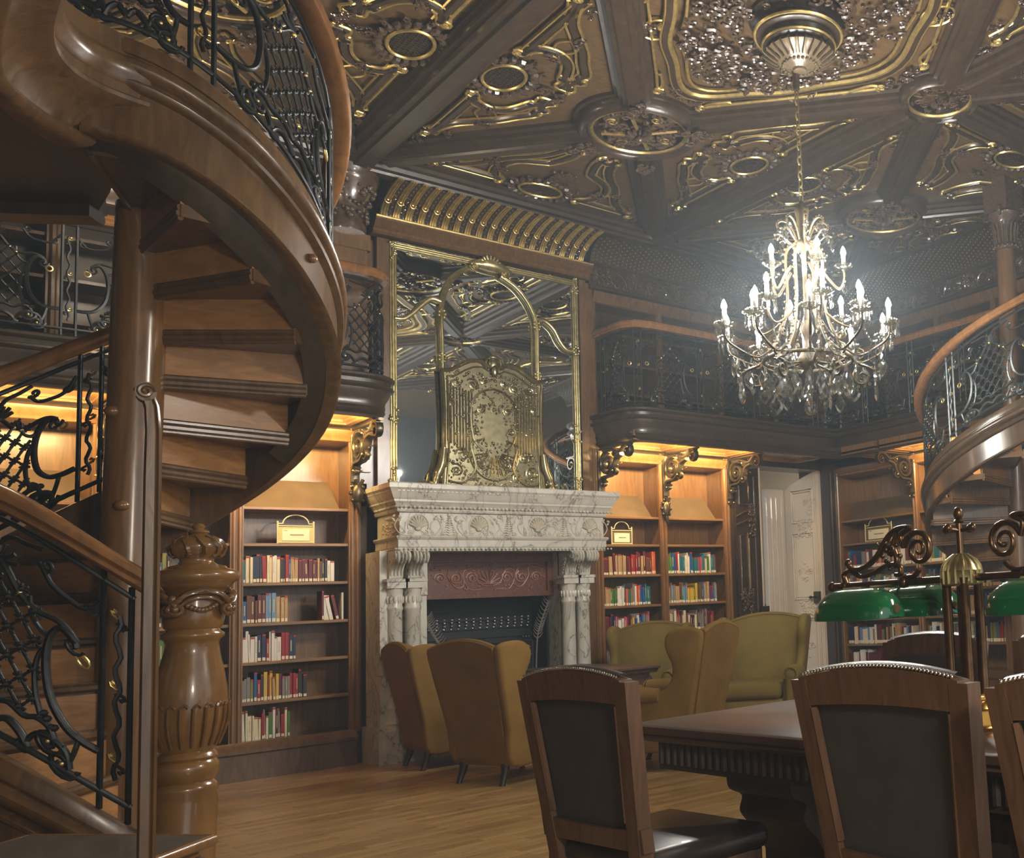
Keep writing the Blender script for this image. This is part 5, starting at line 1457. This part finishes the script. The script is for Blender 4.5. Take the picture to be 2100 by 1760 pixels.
def wing_chair(label, x, y, ang, sc=1.0, group='wing chairs by the fireplace', VELVET=VELVET):
    t = thing('wing_chair', label, 'armchair', (x, y, 0), ang, group, local=True)
    # outer back and inner back
    mm = MB()
    def hw(v): return .265+.075*v
    def bk(u, v, off):
        z = .14+.86*v+(.06*(1-(2*u-1)**2))*v
        yy = -.27-.18*v+off
        return ((2*u-1)*hw(v), yy, z)
    N, K = 11, 12
    vs = []; fs = []
    for face in range(2):
        for i in range(N):
            for j in range(K):
                u, v = i/(N-1), j/(K-1)
                bulge = .0
                off = 0 if face == 0 else .115+.035*math.sin(PI*u)*math.sin(PI*min(1, v*1.05))
                p = bk(u, v, off)
                if face == 1: p = (p[0]*.97, p[1], p[2]-.02*v)
                vs.append(p)
    for face in range(2):
        b = face*N*K
        for i in range(N-1):
            for j in range(K-1):
                q = (b+i*K+j, b+(i+1)*K+j, b+(i+1)*K+j+1, b+i*K+j+1); fs.append(q if face == 0 else q[::-1])
    edge = [i*K for i in range(N)]+[(N-1)*K+j for j in range(1, K)]+[i*K+K-1 for i in range(N-2, -1, -1)]+[j for j in range(K-2, 0, -1)]
    for a, b in zip(edge, edge[1:]+edge[:1]): fs.append((b, a, a+N*K, b+N*K))
    mm.add(vs, fs); mm.tube([bk(i/20, 1, .02) for i in range(21)], .022, 6)
    obj('backrest', mm, VELVET, t, smooth=50)
    for s in (1, -1):
        mm = MB()
        side = cr([(-.27,.14),(0,.14),(.30,.14),(.335,.16),(.35,.42),(.35,.53),(.31,.565),(.14,.56),(.0,.565),(-.12,.60),(-.18,.68),(-.19,.78),(-.155,.87),(-.145,.95),(-.18,1.015),(-.25,1.045),(-.33,1.045),(-.40,1.03),(-.44,.985),(-.41,.82),(-.36,.6),(-.315,.4)], 3, closed=True)
        def f(u, v, w): return (s*(.295+.075*max(0, (v-.2)/.8)+.028*max(0, (u+.3))+w), u, v)
        pillow(mm, side, .075, f, .024); obj('wing', mm, VELVET, t, smooth=60)
        mm = MB()
        ax = s*.365
        mm.tube([(ax-.01*s, -.08, .56), (ax, .05, .565), (ax+.005*s, .2, .565), (ax+.005*s, .345, .56)], [.05,.062,.066,.066], 12)
        mm.sphere((ax+.005*s, .345, .56), (.066,.02,.066), 12, 6)
        mm.tube([(ax+.005*s, .35, .52), (ax-.01*s, .352, .42), (ax-.02*s, .348, .24)], [.05,.036,.028], 8)
        a = obj('arm', mm, VELVET, t, smooth=60)
        mm = MB(); mm.tube([(ax+.005*s+u, .368, .56+v) for u, v in arc(0, 0, .056, .056, -70, 250, 16)], .005, 5); obj('piping', mm, VELVET, a, smooth=60)
        mm = MB(); mm.tube([(s*.27, .28, .18), (s*.285, .31, .12), (s*.275, .30, .06), (s*.28, .32, .02), (s*.28, .325, 0)], [.034,.036,.02,.018,.022], 8); obj('leg', mm, WOODLEG, t, smooth=60)
        mm = MB(); mm.tube([(s*.225, -.245, .17), (s*.23, -.26, .09), (s*.235, -.285, .02), (s*.235, -.29, 0)], [.036,.028,.02,.024], 8); obj('leg', mm, WOODLEG, t, smooth=60)
    mm = MB(); pillow(mm, rrect(-.285,.285,-.16,.36,.05), .14, lambda u, v, w: (u, v, .425+w+.02*(1-(u/.3)**2)), .04); obj('seat_cushion', mm, VELVET, t, smooth=60)
    mm = MB(); mm.bbox(-.31,.31,-.28,.335,.135,.365,.02); obj('seat_base', mm, VELVET, t, smooth=50)
    t.scale = (sc, sc, sc)
    return t
# angle: local +Y is the chair's front
def face(dx, dy): return math.atan2(-dx, dy)
wing_chair('mustard wing chair seen from behind, overlapping the other turned-away wing chair', 3.413, 7.189, -1.323, .955)
wing_chair('mustard wing chair seen from behind, standing beside the marble columns', 3.493, 8.47, -1.645, .945)
wing_chair('mustard wing chair with a lit yellow back, between the two olive wing chairs', 4.30, 6.492, .558, .98)
wing_chair('olive wing chair facing into the room in front of the lit bookcases', 5.18, 8.28, face(-.78,-.62), .98, VELVET=VELVET_G)
wing_chair('olive wing chair facing into the room in front of the white door', 5.50, 6.95, face(-.8,-.6), 1.01, VELVET=VELVET_G)

def dining_chair(label, x, y, ang, nails=True):
    t = thing('dining_chair', label, 'chair', (x, y, 0), ang, 'oak chairs with dark leather backs around the table', local=True)
    def yb(z): return -.20-.07*max(0, (z-.45)/.53)-.02*max(0, (.45-z)/.45)
    for s in (1, -1):
        mm = MB()
        vs = []; Z = (0,.25,.45,.62,.8,.93,.965)
        for z in Z:
            w = .205+.045*max(0, (z-.45)/.5)
            y = yb(z)-(.06 if z < .1 else 0)
            for dx, dy in ((-.026,-.022),(.026,-.022),(.026,.022),(-.026,.022)): vs.append((s*w+dx, y+dy, z))
        fs = [(i*4+k, i*4+(k+1) % 4, (i+1)*4+(k+1) % 4, (i+1)*4+k) for i in range(len(Z)-1) for k in range(4)]+[(3,2,1,0), tuple(len(Z)*4-4+k for k in range(4))]
        mm.add(vs, fs); mm.tube([(s*(.205+.045*max(0,(z-.45)/.5)-.03), yb(z)-.014, z) for z in (.58,.7,.8,.9)], .010, 6)
        obj('rear_leg', mm, W_CHAIR, t, smooth=30)
        mm = MB(); mm.lathe([(.018,0),(.022,.03),(.016,.06),(.024,.12),(.026,.3),(.022,.32),(.028,.34),(.028,.42)], 12, (s*.21, .19, 0)); obj('front_leg', mm, W_CHAIR, t, smooth=50)
    mm = MB()
    def rail(z0f, z1f, d=.018):
        vs = []; n = 13
        for i in range(n):
            x = -.25+.5*i/(n-1)
            z0, z1 = z0f(x), z1f(x)
            for z, y in ((z0, yb(z0)-d), (z1, yb(z1)-d), (z1, yb(z1)+d), (z0, yb(z0)+d)): vs.append((x, y, z))
        fs = [(i*4+k, i*4+(k+1) % 4, (i+1)*4+(k+1) % 4, (i+1)*4+k) for i in range(n-1) for k in range(4)]+[(3,2,1,0), tuple(4*n-4+k for k in range(4))]
        mm.add(vs, fs)
    arc_ = lambda x: .968+.028*(1-(x/.26)**2)
    rail(lambda x: .90+.012*(1-(x/.26)**2), arc_, .021); obj('top_rail', mm, W_CHAIR, t, smooth=40)
    mm = MB(); rail(lambda x: .50, lambda x: .565-.012*(1-(x/.26)**2), .018); obj('lower_rail', mm, W_CHAIR, t, smooth=40)
    mm = MB()
    vs = []; nx, nz = 9, 9
    for f_ in (0, 1):
        for i in range(nx):
            for j in range(nz):
                u, v = i/(nx-1), j/(nz-1); z = .54+.38*v; w = .192+.045*v
                y = yb(z)+(-.004 if f_ == 0 else .020+.022*math.sin(PI*u)*math.sin(PI*v))
                vs.append(((2*u-1)*w, y, z))
    fs = [(f_*81+i*9+j, f_*81+(i+1)*9+j, f_*81+(i+1)*9+j+1, f_*81+i*9+j+1) for f_ in (0,1) for i in range(8) for j in range(8)]
    mm.add(vs, fs); obj('back_panel', mm, LEATHER_B, t, smooth=60)
    mm = MB(); mm.grid(lambda u, v: (-.235+.47*u, yb(.97)-.018+.042*v, arc_(-.235+.47*u)+.004+.010*math.sin(PI*v)), 13, 5); obj('leather_wrap', mm, LEATHER, t, smooth=60)
    mm = MB()
    for i in range(44):
        x = -.235+.47*i/43; mm.sphere((x, yb(.97)-.020, arc_(x)+.005), (.0048,.004,.0048), 6, 4)
    obj('nail_trim', mm, STEEL, t, smooth=60)
    mm = MB(); pillow(mm, rrect(-.235,.235,-.2,.235,.03), .075, lambda u, v, w: (u*(1+.06*(v+.2)/.43), v, .455+w+.018*(1-(u/.25)**2)*(1-((v-.02)/.23)**2)), .025); obj('seat', mm, LEATHER, t, smooth=60)
    mm = MB(); mm.box(-.215,.215,.185,.215,.34,.42); mm.box(-.215,.215,-.215,-.19,.34,.42)
    for s in (1,-1): mm.box(s*.215-.014, s*.215+.014, -.2, .2, .34, .42); mm.box(s*.21-.012, s*.21+.012, -.2, .19, .13, .16)
    mm.box(-.21,.21,-.012,.012,.13,.155); obj('apron', mm, W_CHAIR, t, smooth=0)
    return t
dining_chair('oak chair with dark leather back at the table end, beside the open floor', 1.714, 2.674, -1.519)
dining_chair('oak chair with dark leather back, in front of the lamp and between two chairs', 1.889, 1.615, -1.559)
dining_chair('oak chair with dark leather back cut off by the right edge of the photo', 1.82, .955, -1.58)
dining_chair('dark leather chair across the table, partly hidden by the lamp rods', 2.78, 2.71, face(-1,.03))
dining_chair('dark leather chair across the table, beneath the second green shade', 2.78, 2.03, face(-1,.05))

# ---- long reading table
t = thing('reading_table', 'long mahogany reading table with a polished top on carved trestles', 'table', (2.4, 1.5, 0))
mm = MB(); mm.bbox(1.92, 2.88, -.6, 3.16, .728, .76, .006); mm.sweep([(1.95,-.57,0),(1.95,3.13,0),(2.85,3.13,0),(2.85,-.57,0)], [(0,.70),(0,.728),(-.015,.728),(-.02,.715),(-.005,.712),(.0,.70)], closed=True); obj('tabletop', mm, W_TABLE, t, smooth=40)
mm = MB(); mm.box(1.99, 2.81, -.52, 3.08, .60, .712); 
for i in range(90): mm.tube([(1.989, -.5+i*.04, .62), (1.989, -.5+i*.04, .70)], .012, 6)
for i in range(19): mm.tube([(2.02+i*.042, 3.081, .62), (2.02+i*.042, 3.081, .70)], .012, 6)
obj('apron', mm, W_MATTE, t, smooth=40)
for yy in (2.55, .15):
    mm = MB()
    P = [(2.0,.60),(2.01,.56),(2.06,.53),(2.05,.48),(2.10,.42),(2.15,.34),(2.15,.26),(2.10,.2),(2.06,.14),(2.02,.10),(2.0,.06),(2.0,0)]
    P = cr(P[:5], 4)+P[5:]
    P = P+[(4.80-x, z) for x, z in reversed(P)]
    mm.prism(P, (yy-.16, yy+.16), lambda u, v, w: (u, w, v))
    for x in (2.2,2.3,2.5,2.6): 
        for s in (-1,1): mm.tube([(x, yy+s*.16, .2), (x, yy+s*.16, .55)], .016, 6)
    obj('trestle', mm, W_MATTE, t, smooth=30)
mm = MB(); mm.box(2.33,2.47,.3,2.4,.12,.2); obj('stretcher', mm, W_DARK, t, smooth=0)

# ---- low table between the wing chairs
t = thing('low_table', 'low dark wooden table between the mustard wing chairs', 'table', (4.4, 8.0, 0))
mm = MB(); mm.bbox(4.13, 4.76, 7.30, 8.62, .672, .70, .006); mm.sweep([(4.16,7.33,0),(4.16,8.59,0),(4.73,8.59,0),(4.73,7.33,0)], [(0,.64),(0,.672),(-.012,.672),(-.012,.655)], closed=True); obj('tabletop', mm, W_TABLE, t, smooth=40)
mm = MB(); mm.box(4.20,4.69,7.37,8.55,.545,.65); obj('apron', mm, W_TABLE, t, smooth=0)
for x in (4.22,4.67):
    for y in (7.39,8.53):
        sx_ = 1 if x > 4.4 else -1
        mm = MB(); mm.tube([(x,y,.6),(x+sx_*.02,y,.52),(x+sx_*.01,y,.4),(x-sx_*.01,y,.2),(x,y,.05),(x+sx_*.015,y,0)], [.045,.05,.034,.022,.02,.028], 8); obj('leg', mm, W_TABLE, t, smooth=60)

# ================================================================== TABLE LAMP
LX, LY, LZ = 2.25, 1.87, .76
t = thing('table_lamp', 'twin-armed brass reading lamp with green glass shades standing on the long table', 'lamp', (LX, LY, LZ))
mm = MB(); mm.lathe([(.095,0),(.097,.008),(.09,.014),(.088,.03),(.082,.05),(.08,.055),(.082,.062),(.072,.075),(.06,.082),(.062,.09),(.055,.1),(.03,.105)], 32, (LX, LY, LZ)); obj('base', mm, plain('polished_brass', hexc(190,140,66), .2, 1, 0, .15, 15), t, smooth=50)
for dx, dy in ((-.033,-.033),(.033,-.033),(-.033,.033),(.033,.033),(0,0)):
    mm = MB(); mm.lathe([(.018,.08),(.016,.1),(.014,.42),(.017,.43),(.017,.44)], 12, (LX+dx, LY+dy, LZ)); obj('column', mm, BRONZE, t, smooth=50)
mm = MB(); mm.lathe([(.05,.415),(.058,.42),(.06,.43),(.058,.455),(.062,.46),(.056,.475),(.045,.49),(.028,.503),(.012,.51)], 32, (LX, LY, LZ))
for q in range(16):
    a = 2*PI*q/16; mm.tube([(LX+r*math.cos(a), LY+r*math.sin(a), LZ+z) for r, z in ((.060,.422),(.060,.455),(.056,.475),(.045,.49),(.02,.507))], .005, 5)
obj('fluted_cap', mm, BRASS, t, smooth=50)
mm = MB(); mm.tube([(LX,LY,LZ+.5),(LX,LY,LZ+.60)], .010, 10); mm.sphere((LX,LY,LZ+.63), (.016,.016,.02), 10, 8); mm.lathe([(.012,.6),(.017,.605),(.012,.612)], 12, (LX,LY,LZ))
for dx, dy in ((0,.05),(0,-.05),(.05,0),(-.05,0)): mm.tube([(LX,LY,LZ+.578),(LX+dx,LY+dy,LZ+.582)], .006, 6); mm.sphere((LX+dx,LY+dy,LZ+.585), .013, 8, 6)
obj('finial', mm, BRONZE, t, smooth=60)
mm = MB(); mm.tube([(LX,LY-.56,LZ+.438),(LX,LY+.56,LZ+.438)], .0115, 10)
for s in (1,-1): mm.sphere((LX,LY+s*.56,LZ+.438), .017, 8, 6); mm.sphere((LX,LY+s*.235,LZ+.438), .02, 8, 6); mm.sphere((LX,LY+s*.50,LZ+.438), .018, 8, 6)
obj('cross_rod', mm, BRONZE, t, smooth=60)
for s in (1, -1):
    mm = MB()
    def T(P, r): mm.tube([(LX, LY+s*y, LZ+z) for y, z in P], r, 8, flat=(1.5,1), up=V(1,0,0))
    T(spiral(.165,.535,.062,1.9,PI*.1,1,28), [.010-.006*i/28 for i in range(29)])
    T(cr([(.225,.545),(.235,.585),(.20,.605),(.25,.605),(.29,.585),(.34,.53),(.40,.495),(.46,.49),(.475,.505)], 5), .009)
    T(cr([(.49,.445),(.50,.475),(.47,.485),(.42,.465),(.36,.475),(.30,.495),(.25,.49),(.245,.465),(.265,.462)], 5), .008)
    T(cr([(.25,.595),(.27,.55),(.255,.51),(.27,.49)], 4), .009); T(spiral(.285,.535,.022,1.3,0,1,9), .006)
    T(cr([(.165,.475),(.19,.455),(.235,.452),(.235,.438)], 4), .008)
    mm.sphere((LX,LY+s*.478,LZ+.512), .014, 8, 6)
    rr = random.Random(1)
    for q in range(16): mm.sphere((LX+rr.uniform(-.008,.008), LY+s*rr.uniform(.25,.34), LZ+.48+rr.uniform(0,.09)), rr.uniform(.006,.012), 6, 4)
    obj('scroll_arm', mm, BRONZE, t, smooth=60)
    for sx_ in (1, -1):
        cxs, cys, czs = LX+sx_*.095, LY+s*(.345 if sx_ < 0 else .27), LZ+.335
        def sh(u, v, k=1.0):
            a = PI*(-.02+1.04*v); q = 2*u-1; e = (1-abs(q)**4.5)**.45 if abs(q) < 1 else 0
            return (cxs+.078*k*e*math.cos(a)*1.0, cys+.165*k*q, czs+.092*k*e*math.sin(a)*(.8+.2*e))
        mm = MB()
        mm.grid(lambda u, v: sh(u, v), 25, 15); mm.grid(lambda u, v: sh(u, v, .955), 25, 15)
        shd = obj('glass_shade', mm, GREEN, t, smooth=60)
        mm = MB(); mm.tube([(LX, cys+.06, LZ+.43), (cxs, cys+.06, LZ+.428-.002), (cxs, cys+.06, LZ+.415)], .005, 6); mm.tube([(LX, cys-.06, LZ+.43), (cxs, cys-.06, LZ+.428), (cxs, cys-.06, LZ+.415)], .005, 6); mm.tube([(cxs, cys-.17, czs+.02), (cxs, cys-.155, czs+.03)], .012, 8)
        obj('shade_holder', mm, BRASS, shd, smooth=60, loc=(0,0,0))

# ================================================================== CHANDELIER
HX, HY = 4.43, 4.92
t = thing('chandelier', 'lit crystal chandelier with candle bulbs hanging from the carved ceiling boss', 'chandelier', (HX, HY, 2.4))
mm = MB(); mm.lathe([(.02,4.70),(.024,4.71),(.024,4.82),(.03,4.83)], 12, (HX,HY,0)); obj('ceiling_socket', mm, W_BEAM, t, smooth=50)
mm = MB()
z = 4.70; k = 0
while z > 3.90:
    c_ = [(.016*math.cos(a), .034*math.sin(a)) for a in [2*PI*i/10 for i in range(10)]]
    mm.tube([(HX+(u if k % 2 else 0), HY+(0 if k % 2 else u), z-.02+v) for u, v in c_], .0056, 5, closed=True)
    z -= .054; k += 1
for i in range(14): mm.sphere((HX+.012+.004*math.sin(i), HY, 4.62-i*.052), .005, 5, 4)
obj('chain', mm, BRASS, t, smooth=60)
GC = plain('gilt_crystal_arm', hexc(72,60,38), .42, .25, 0, .25, 30)
mm = MB(); mm.lathe([(.012,3.90),(.02,3.88),(.045,3.85),(.052,3.83),(.046,3.80),(.034,3.72),(.028,3.64),(.05,3.61),(.058,3.59),(.05,3.57),(.02,3.55),(.016,3.48),(.016,3.1),(.03,3.06),(.05,3.0),(.03,2.95),(.02,2.9),(.045,2.84),(.075,2.79),(.06,2.74),(.03,2.72),(.015,2.68)], 20, (HX,HY,0))
obj('stem', mm, GC, t, smooth=50)
def bead_string(mb, P, r):
    for i, p in enumerate(P): mb.sphere(p, r*(1.0 if i % 2 else .7), 5, 4)
def drop(mb, p, L, w, a):
    # flat faceted pendalogue hanging from p
    x, y, z = p; c, s = math.cos(a), math.sin(a)
    prof = [(0,0),(.25,.12),(.35,.3),(.8,.48),(1,.62),(.7,.82),(.2,.97),(0,1)]
    pts = [(w*q, -L*h) for q, h in prof]+[(-w*q, -L*h) for q, h in reversed(prof[1:-1])]
    n = len(pts); vs = [(x+u*c, y+u*s, z+v) for u, v in pts]
    o = .012
    vs += [(x+u*.55*c-s*o, y+u*.55*s+c*o, z-L*.6+(v+L*.6)*.6) for u, v in pts]+[(x+u*.55*c+s*o, y+u*.55*s-c*o, z-L*.6+(v+L*.6)*.6) for u, v in pts]
    fs = [(k, (k+1) % n, n+(k+1) % n, n+k) for k in range(n)]+[(k, 2*n+k, 2*n+(k+1) % n, (k+1) % n) for k in range(n)]+[tuple(n+k for k in range(n)), tuple(2*n+k for k in reversed(range(n)))]
    mb.add(vs, fs)
rr = random.Random(8)
def cdrop(par, p, L, w, a):
    mb = MB(); drop(mb, p, L, w, a); return obj('crystal_drop', mb, CRYSTAL, par, smooth=0, loc=(0,0,0) if par is not t else None)
# crown of curled fronds
for q in range(8):
    a = 2*PI*q/8+.2; c, s = math.cos(a), math.sin(a)
    mm = MB()
    P = cr([(.03,3.60),(.06,3.68),(.10,3.74),(.145,3.755),(.175,3.73),(.17,3.705)], 4)
    mm.tube([(HX+c*r, HY+s*r, z) for r, z in P], .008, 6)
    for i in range(2, len(P), 2): mm.sphere((HX+c*P[i][0], HY+s*P[i][0], P[i][1]+.012), .009, 5, 4)
    P = cr([(.04,3.57),(.11,3.62),(.16,3.66),(.2,3.655)], 4); mm.tube([(HX+c*r, HY+s*r, z) for r, z in P], .007, 6)
    f = obj('crown_frond', mm, GC, t, smooth=60)
    cdrop(f, (HX+c*.175, HY+s*.175, 3.70), .09, .02, a); cdrop(f, (HX+c*.2, HY+s*.2, 3.645), .10, .018, a+1)
    mm = MB(); mm.sphere((HX+c*.15, HY+s*.15, 3.685), .024, 8, 6); obj('crystal_ball', mm, CRYSTAL, f, smooth=0, loc=(0,0,0))
# curved cage rods from the crown to the lower ring
for q in range(6):
    a = 2*PI*q/6+.35; c, s = math.cos(a), math.sin(a)
    mm = MB()
    P = cr([(.05,3.60),(.11,3.56),(.125,3.45),(.12,3.25),(.135,3.12),(.18,2.98),(.26,2.84),(.33,2.76),(.40,2.73),(.45,2.70)], 5)
    mm.tube([(HX+c*r, HY+s*r, z) for r, z in P], .011, 6)
    for i in range(3, len(P)-4, 2): mm.sphere((HX+c*(P[i][0]+.016), HY+s*(P[i][0]+.016), P[i][1]), .010, 5, 4)
    mm.tube([(HX+c*(.36+u), HY+s*(.36+u), 2.66+v) for u, v in spiral(0,0,.07,1.4,2.2,1,14)], .010, 6)
    f = obj('cage_rod', mm, GC, t, smooth=60)
    cdrop(f, (HX+c*.45, HY+s*.45, 2.66), .17, .05, a+PI/2+rr.uniform(-.6,.6)); cdrop(f, (HX+c*.30, HY+s*.30, 2.64), .15, .045, a+rr.uniform(-.6,.6)); mm = MB()
    bead_string(mm, [(HX+c*.45, HY+s*.45, 2.69-.012*i) for i in range(3)], .009); obj('bead_string', mm, CRYSTAL, f, smooth=0, loc=(0,0,0))
def candle_arm(a, r0, z0, R, zp, plain_dish, h):
    c, s = math.cos(a), math.sin(a)
    mm = MB()
    P = cr([(r0,z0),(r0+(R-r0)*.35, z0-.075),(r0+(R-r0)*.75, zp-.15),(R*.985, zp-.09),(R,zp-.015)], 5)
    mm.tube([(HX+c*r, HY+s*r, z) for r, z in P], [.010-.003*i/len(P) for i in range(len(P))], 6)
    if not plain_dish:
        mm.tube([(HX+c*(R*.62+u), HY+s*(R*.62+u), zp-.20+v) for u, v in spiral(0,0,.045,1.4,1.6,-1,12)], .008, 6)
    arm = obj('candle_arm', mm, GC, t, smooth=60)
    x, y = HX+c*R, HY+s*R
    mm = MB(); rd = .068 if plain_dish else .066
    mm.lathe([(.012,zp-.02),(.03,zp-.012),(rd*.8,zp),(rd,zp+.010),(rd*.97,zp+.013),(rd*.75,zp+.004),(.015,zp)], 18, (x,y,0))
    if not plain_dish:
        for q in range(18):
            b = 2*PI*q/18; mm.sphere((x+rd*math.cos(b), y+rd*math.sin(b), zp+.012), (.011,.011,.006), 5, 4)
    dsh = obj('drip_pan', mm, DISH, arm, smooth=50, loc=(0,0,0))
    mm = MB()
    if not plain_dish:
        for q in range(9):
            b = 2*PI*q/9; px_, py_ = x+.06*math.cos(b), y+.06*math.sin(b)
            bead_string(mm, [(px_, py_, zp-.006-.012*i) for i in range(2)], .006)
            mm.lathe([(.001,zp-.025),(.007,zp-.035),(.008,zp-.07),(.004,zp-.095),(.001,zp-.1)], 5, (px_,py_,0))
    else:
        bead_string(mm, [(x, y, zp-.03-.014*i) for i in range(6)], .008); drop(mm, (x, y, zp-.11), .08, .02, a)
    obj('prism_fringe', mm, CRYSTAL, arm, smooth=0, loc=(0,0,0))
    mm = MB(); mm.lathe([(.016,zp),(.016,zp+h),(.012,zp+h+.004)], 12, (x,y,0)); obj('candle', mm, CANDLE, arm, smooth=50, loc=(0,0,0))
    mm = MB(); mm.lathe([(.010,zp+h+.004),(.018,zp+h+.02),(.019,zp+h+.032),(.013,zp+h+.052),(.005,zp+h+.068),(.001,zp+h+.074)], 12, (x,y,0)); obj('bulb', mm, BULB, arm, smooth=60, loc=(0,0,0))
    if not plain_dish:
        mm = MB(); cdrop(arm, (HX+c*R*.86, HY+s*R*.86, zp-.20), rr.uniform(.12,.19), rr.uniform(.03,.05), a+rr.uniform(-.9,.9)+PI/2)
        bead_string(mm, [(HX+c*R*.86, HY+s*R*.86, zp-.155-.012*i) for i in range(4)], .008)
        cdrop(arm, (HX+c*R*.5, HY+s*R*.5, zp-.30), rr.uniform(.1,.16), rr.uniform(.03,.05), a+rr.uniform(-.9,.9)); obj('bead_string', mm, CRYSTAL, arm, smooth=0, loc=(0,0,0))
for q in range(5): candle_arm(2*PI*q/5+.55, .11, 3.42, .27, 3.41+.02*math.sin(q*2), True, .075)
for q in range(6): candle_arm(2*PI*q/6+.1, .14, 3.10, .37, 3.14, False, .10)
for q in range(10):   # swags of beads between the outer arms
    a0, a1 = 2*PI*q/10+.25, 2*PI*(q+1)/10+.25
    mm = MB()
    for i in range(13):
        u = i/12; a = a0+(a1-a0)*u; r_ = .55-.05*math.sin(PI*u); mm.sphere((HX+r_*math.cos(a), HY+r_*math.sin(a), 2.94-.10*math.sin(PI*u)), .008 if i % 2 else .011, 5, 4)
    am = (a0+a1)/2; cdrop(t, (HX+.5*math.cos(am), HY+.5*math.sin(am), 2.83), rr.uniform(.14,.2), rr.uniform(.035,.055), am+PI/2+rr.uniform(-.7,.7)); cdrop(t, (HX+.38*math.cos(am), HY+.38*math.sin(am), 2.72), rr.uniform(.12,.18), rr.uniform(.03,.05), am+PI/2+rr.uniform(-.7,.7))
    obj('bead_swag', mm, CRYSTAL, t, smooth=0)
for q in range(10): candle_arm(2*PI*q/10+.25, .24, 2.86, .57, 2.985, False, .10)
mm = MB()
for q in range(16):
    a = 2*PI*q/16; cdrop(t, (HX+.22*math.cos(a)*(1 if q % 2 else .5), HY+.22*math.sin(a)*(1 if q % 2 else .5), 2.70), rr.uniform(.12,.2), rr.uniform(.025,.045), a+rr.uniform(-.8,.8))
for q in range(14):
    a = 2*PI*q/14; mm.sphere((HX+.045*math.cos(a), HY, 2.46+.045*math.sin(a)), .010, 6, 4)
cdrop(t, (HX, HY, 2.66), .2, .05, .6); mm.sphere((HX,HY,2.46), (.036,.012,.036), 10, 8)
obj('crystal_rosette', mm, CRYSTAL, t, smooth=0)
mm = MB(); mm.tube([(HX+.30*math.cos(a), HY+.30*math.sin(a), 2.78) for a in [2*PI*i/28 for i in range(28)]], .014, 6, closed=True)
for q in range(6):
    a = 2*PI*q/6; mm.tube([(HX+r*math.cos(a), HY+r*math.sin(a), z) for r, z in ((.05,2.77),(.18,2.74),(.30,2.78))], .010, 6)
obj('lower_ring', mm, GC, t, smooth=60)

# ================================================================== LIGHT
w = bpy.data.worlds.new('World'); SC.world = w; w.use_nodes = True
bg = w.node_tree.nodes['Background']; bg.inputs[0].default_value = (.80,.86,.92,1); bg.inputs[1].default_value = .3
def lamp(nm, x, y, z, p, c, r=.03):
    l = bpy.data.lights.new(nm, 'POINT'); l.energy = p; l.color = c; l.shadow_soft_size = r
    o = bpy.data.objects.new(nm, l); COL.objects.link(o); o.location = (x, y, z); return o
def strip(x, y, z, p, rz):
    # lamp strip behind the gallery lip, shining back into the bookcase
    l = bpy.data.lights.new('shelf_light', 'AREA'); l.shape = 'RECTANGLE'; l.size = .7; l.size_y = .05; l.energy = p; l.color = WARM
    o = bpy.data.objects.new('shelf_light', l); COL.objects.link(o); o.location = (x, y, z); o.rotation_euler = (rad(100), 0, rz)
WARM = (1,.68,.28)
for x, p in ((5.78,4.0),(6.6,4.0),(2.64,4.0),(1.78,3.0),(.9,3.0)): strip(x, 8.80, 2.80, p*2.6, 0)
for y, p in ((7.3,4.0),(6.0,4.0)): strip(8.25, y, 2.80, p*2.6, -PI/2)
lamp('added_gallery_light', 1.5, 7.7, 4.3, 10, (1,.82,.6), .1)  # invented lamp, added to brighten the railing behind the near stair
lamp('unseen_room_light', 4.7, .2, 3.4, 85, (1,.92,.8), .25)  # unseen lamp, added to reproduce how the near stair is lit
lamp('unseen_room_light', .6, -1.0, 2.0, 46, (1,.88,.7), .2)  # second unseen lamp, added near the camera to light the stair risers
hz = MB(); hz.box(-1.25, 9.22, -1.55, 10.95, -.05, 5.25)  # haze around the chandelier, spread through the whole room to lift the blacks
hm = bpy.data.materials.new('haze'); hm.use_nodes = True; nt = hm.node_tree; nt.nodes.clear()
ho = nt.nodes.new('ShaderNodeOutputMaterial'); hv = nt.nodes.new('ShaderNodeVolumeScatter'); hv.inputs['Color'].default_value = (.72,.88,1,1); hv.inputs['Density'].default_value = .0085; hv.inputs['Anisotropy'].default_value = .2
nt.links.new(hv.outputs[0], ho.inputs['Volume'])
o = obj('haze', hz, hm, smooth=0); tag(o, 'thin bluish haze hanging in the room around the chandelier', 'haze', kind='stuff')
SC.view_settings.view_transform = 'Standard'; SC.view_settings.look = 'None'; SC.view_settings.exposure = 1.85; SC.view_settings.gamma = 1.0
SC.view_settings.use_curve_mapping = False
cy = SC.cycles
cy.max_bounces = 7; cy.volume_bounces = 0; cy.diffuse_bounces = 3; cy.glossy_bounces = 4; cy.transmission_bounces = 4; cy.transparent_max_bounces = 8
cy.caustics_reflective = False; cy.caustics_refractive = False; cy.sample_clamp_indirect = 3.0; cy.sample_clamp_direct = 0
cy.use_denoising = True; cy.use_adaptive_sampling = True; cy.adaptive_threshold = .02
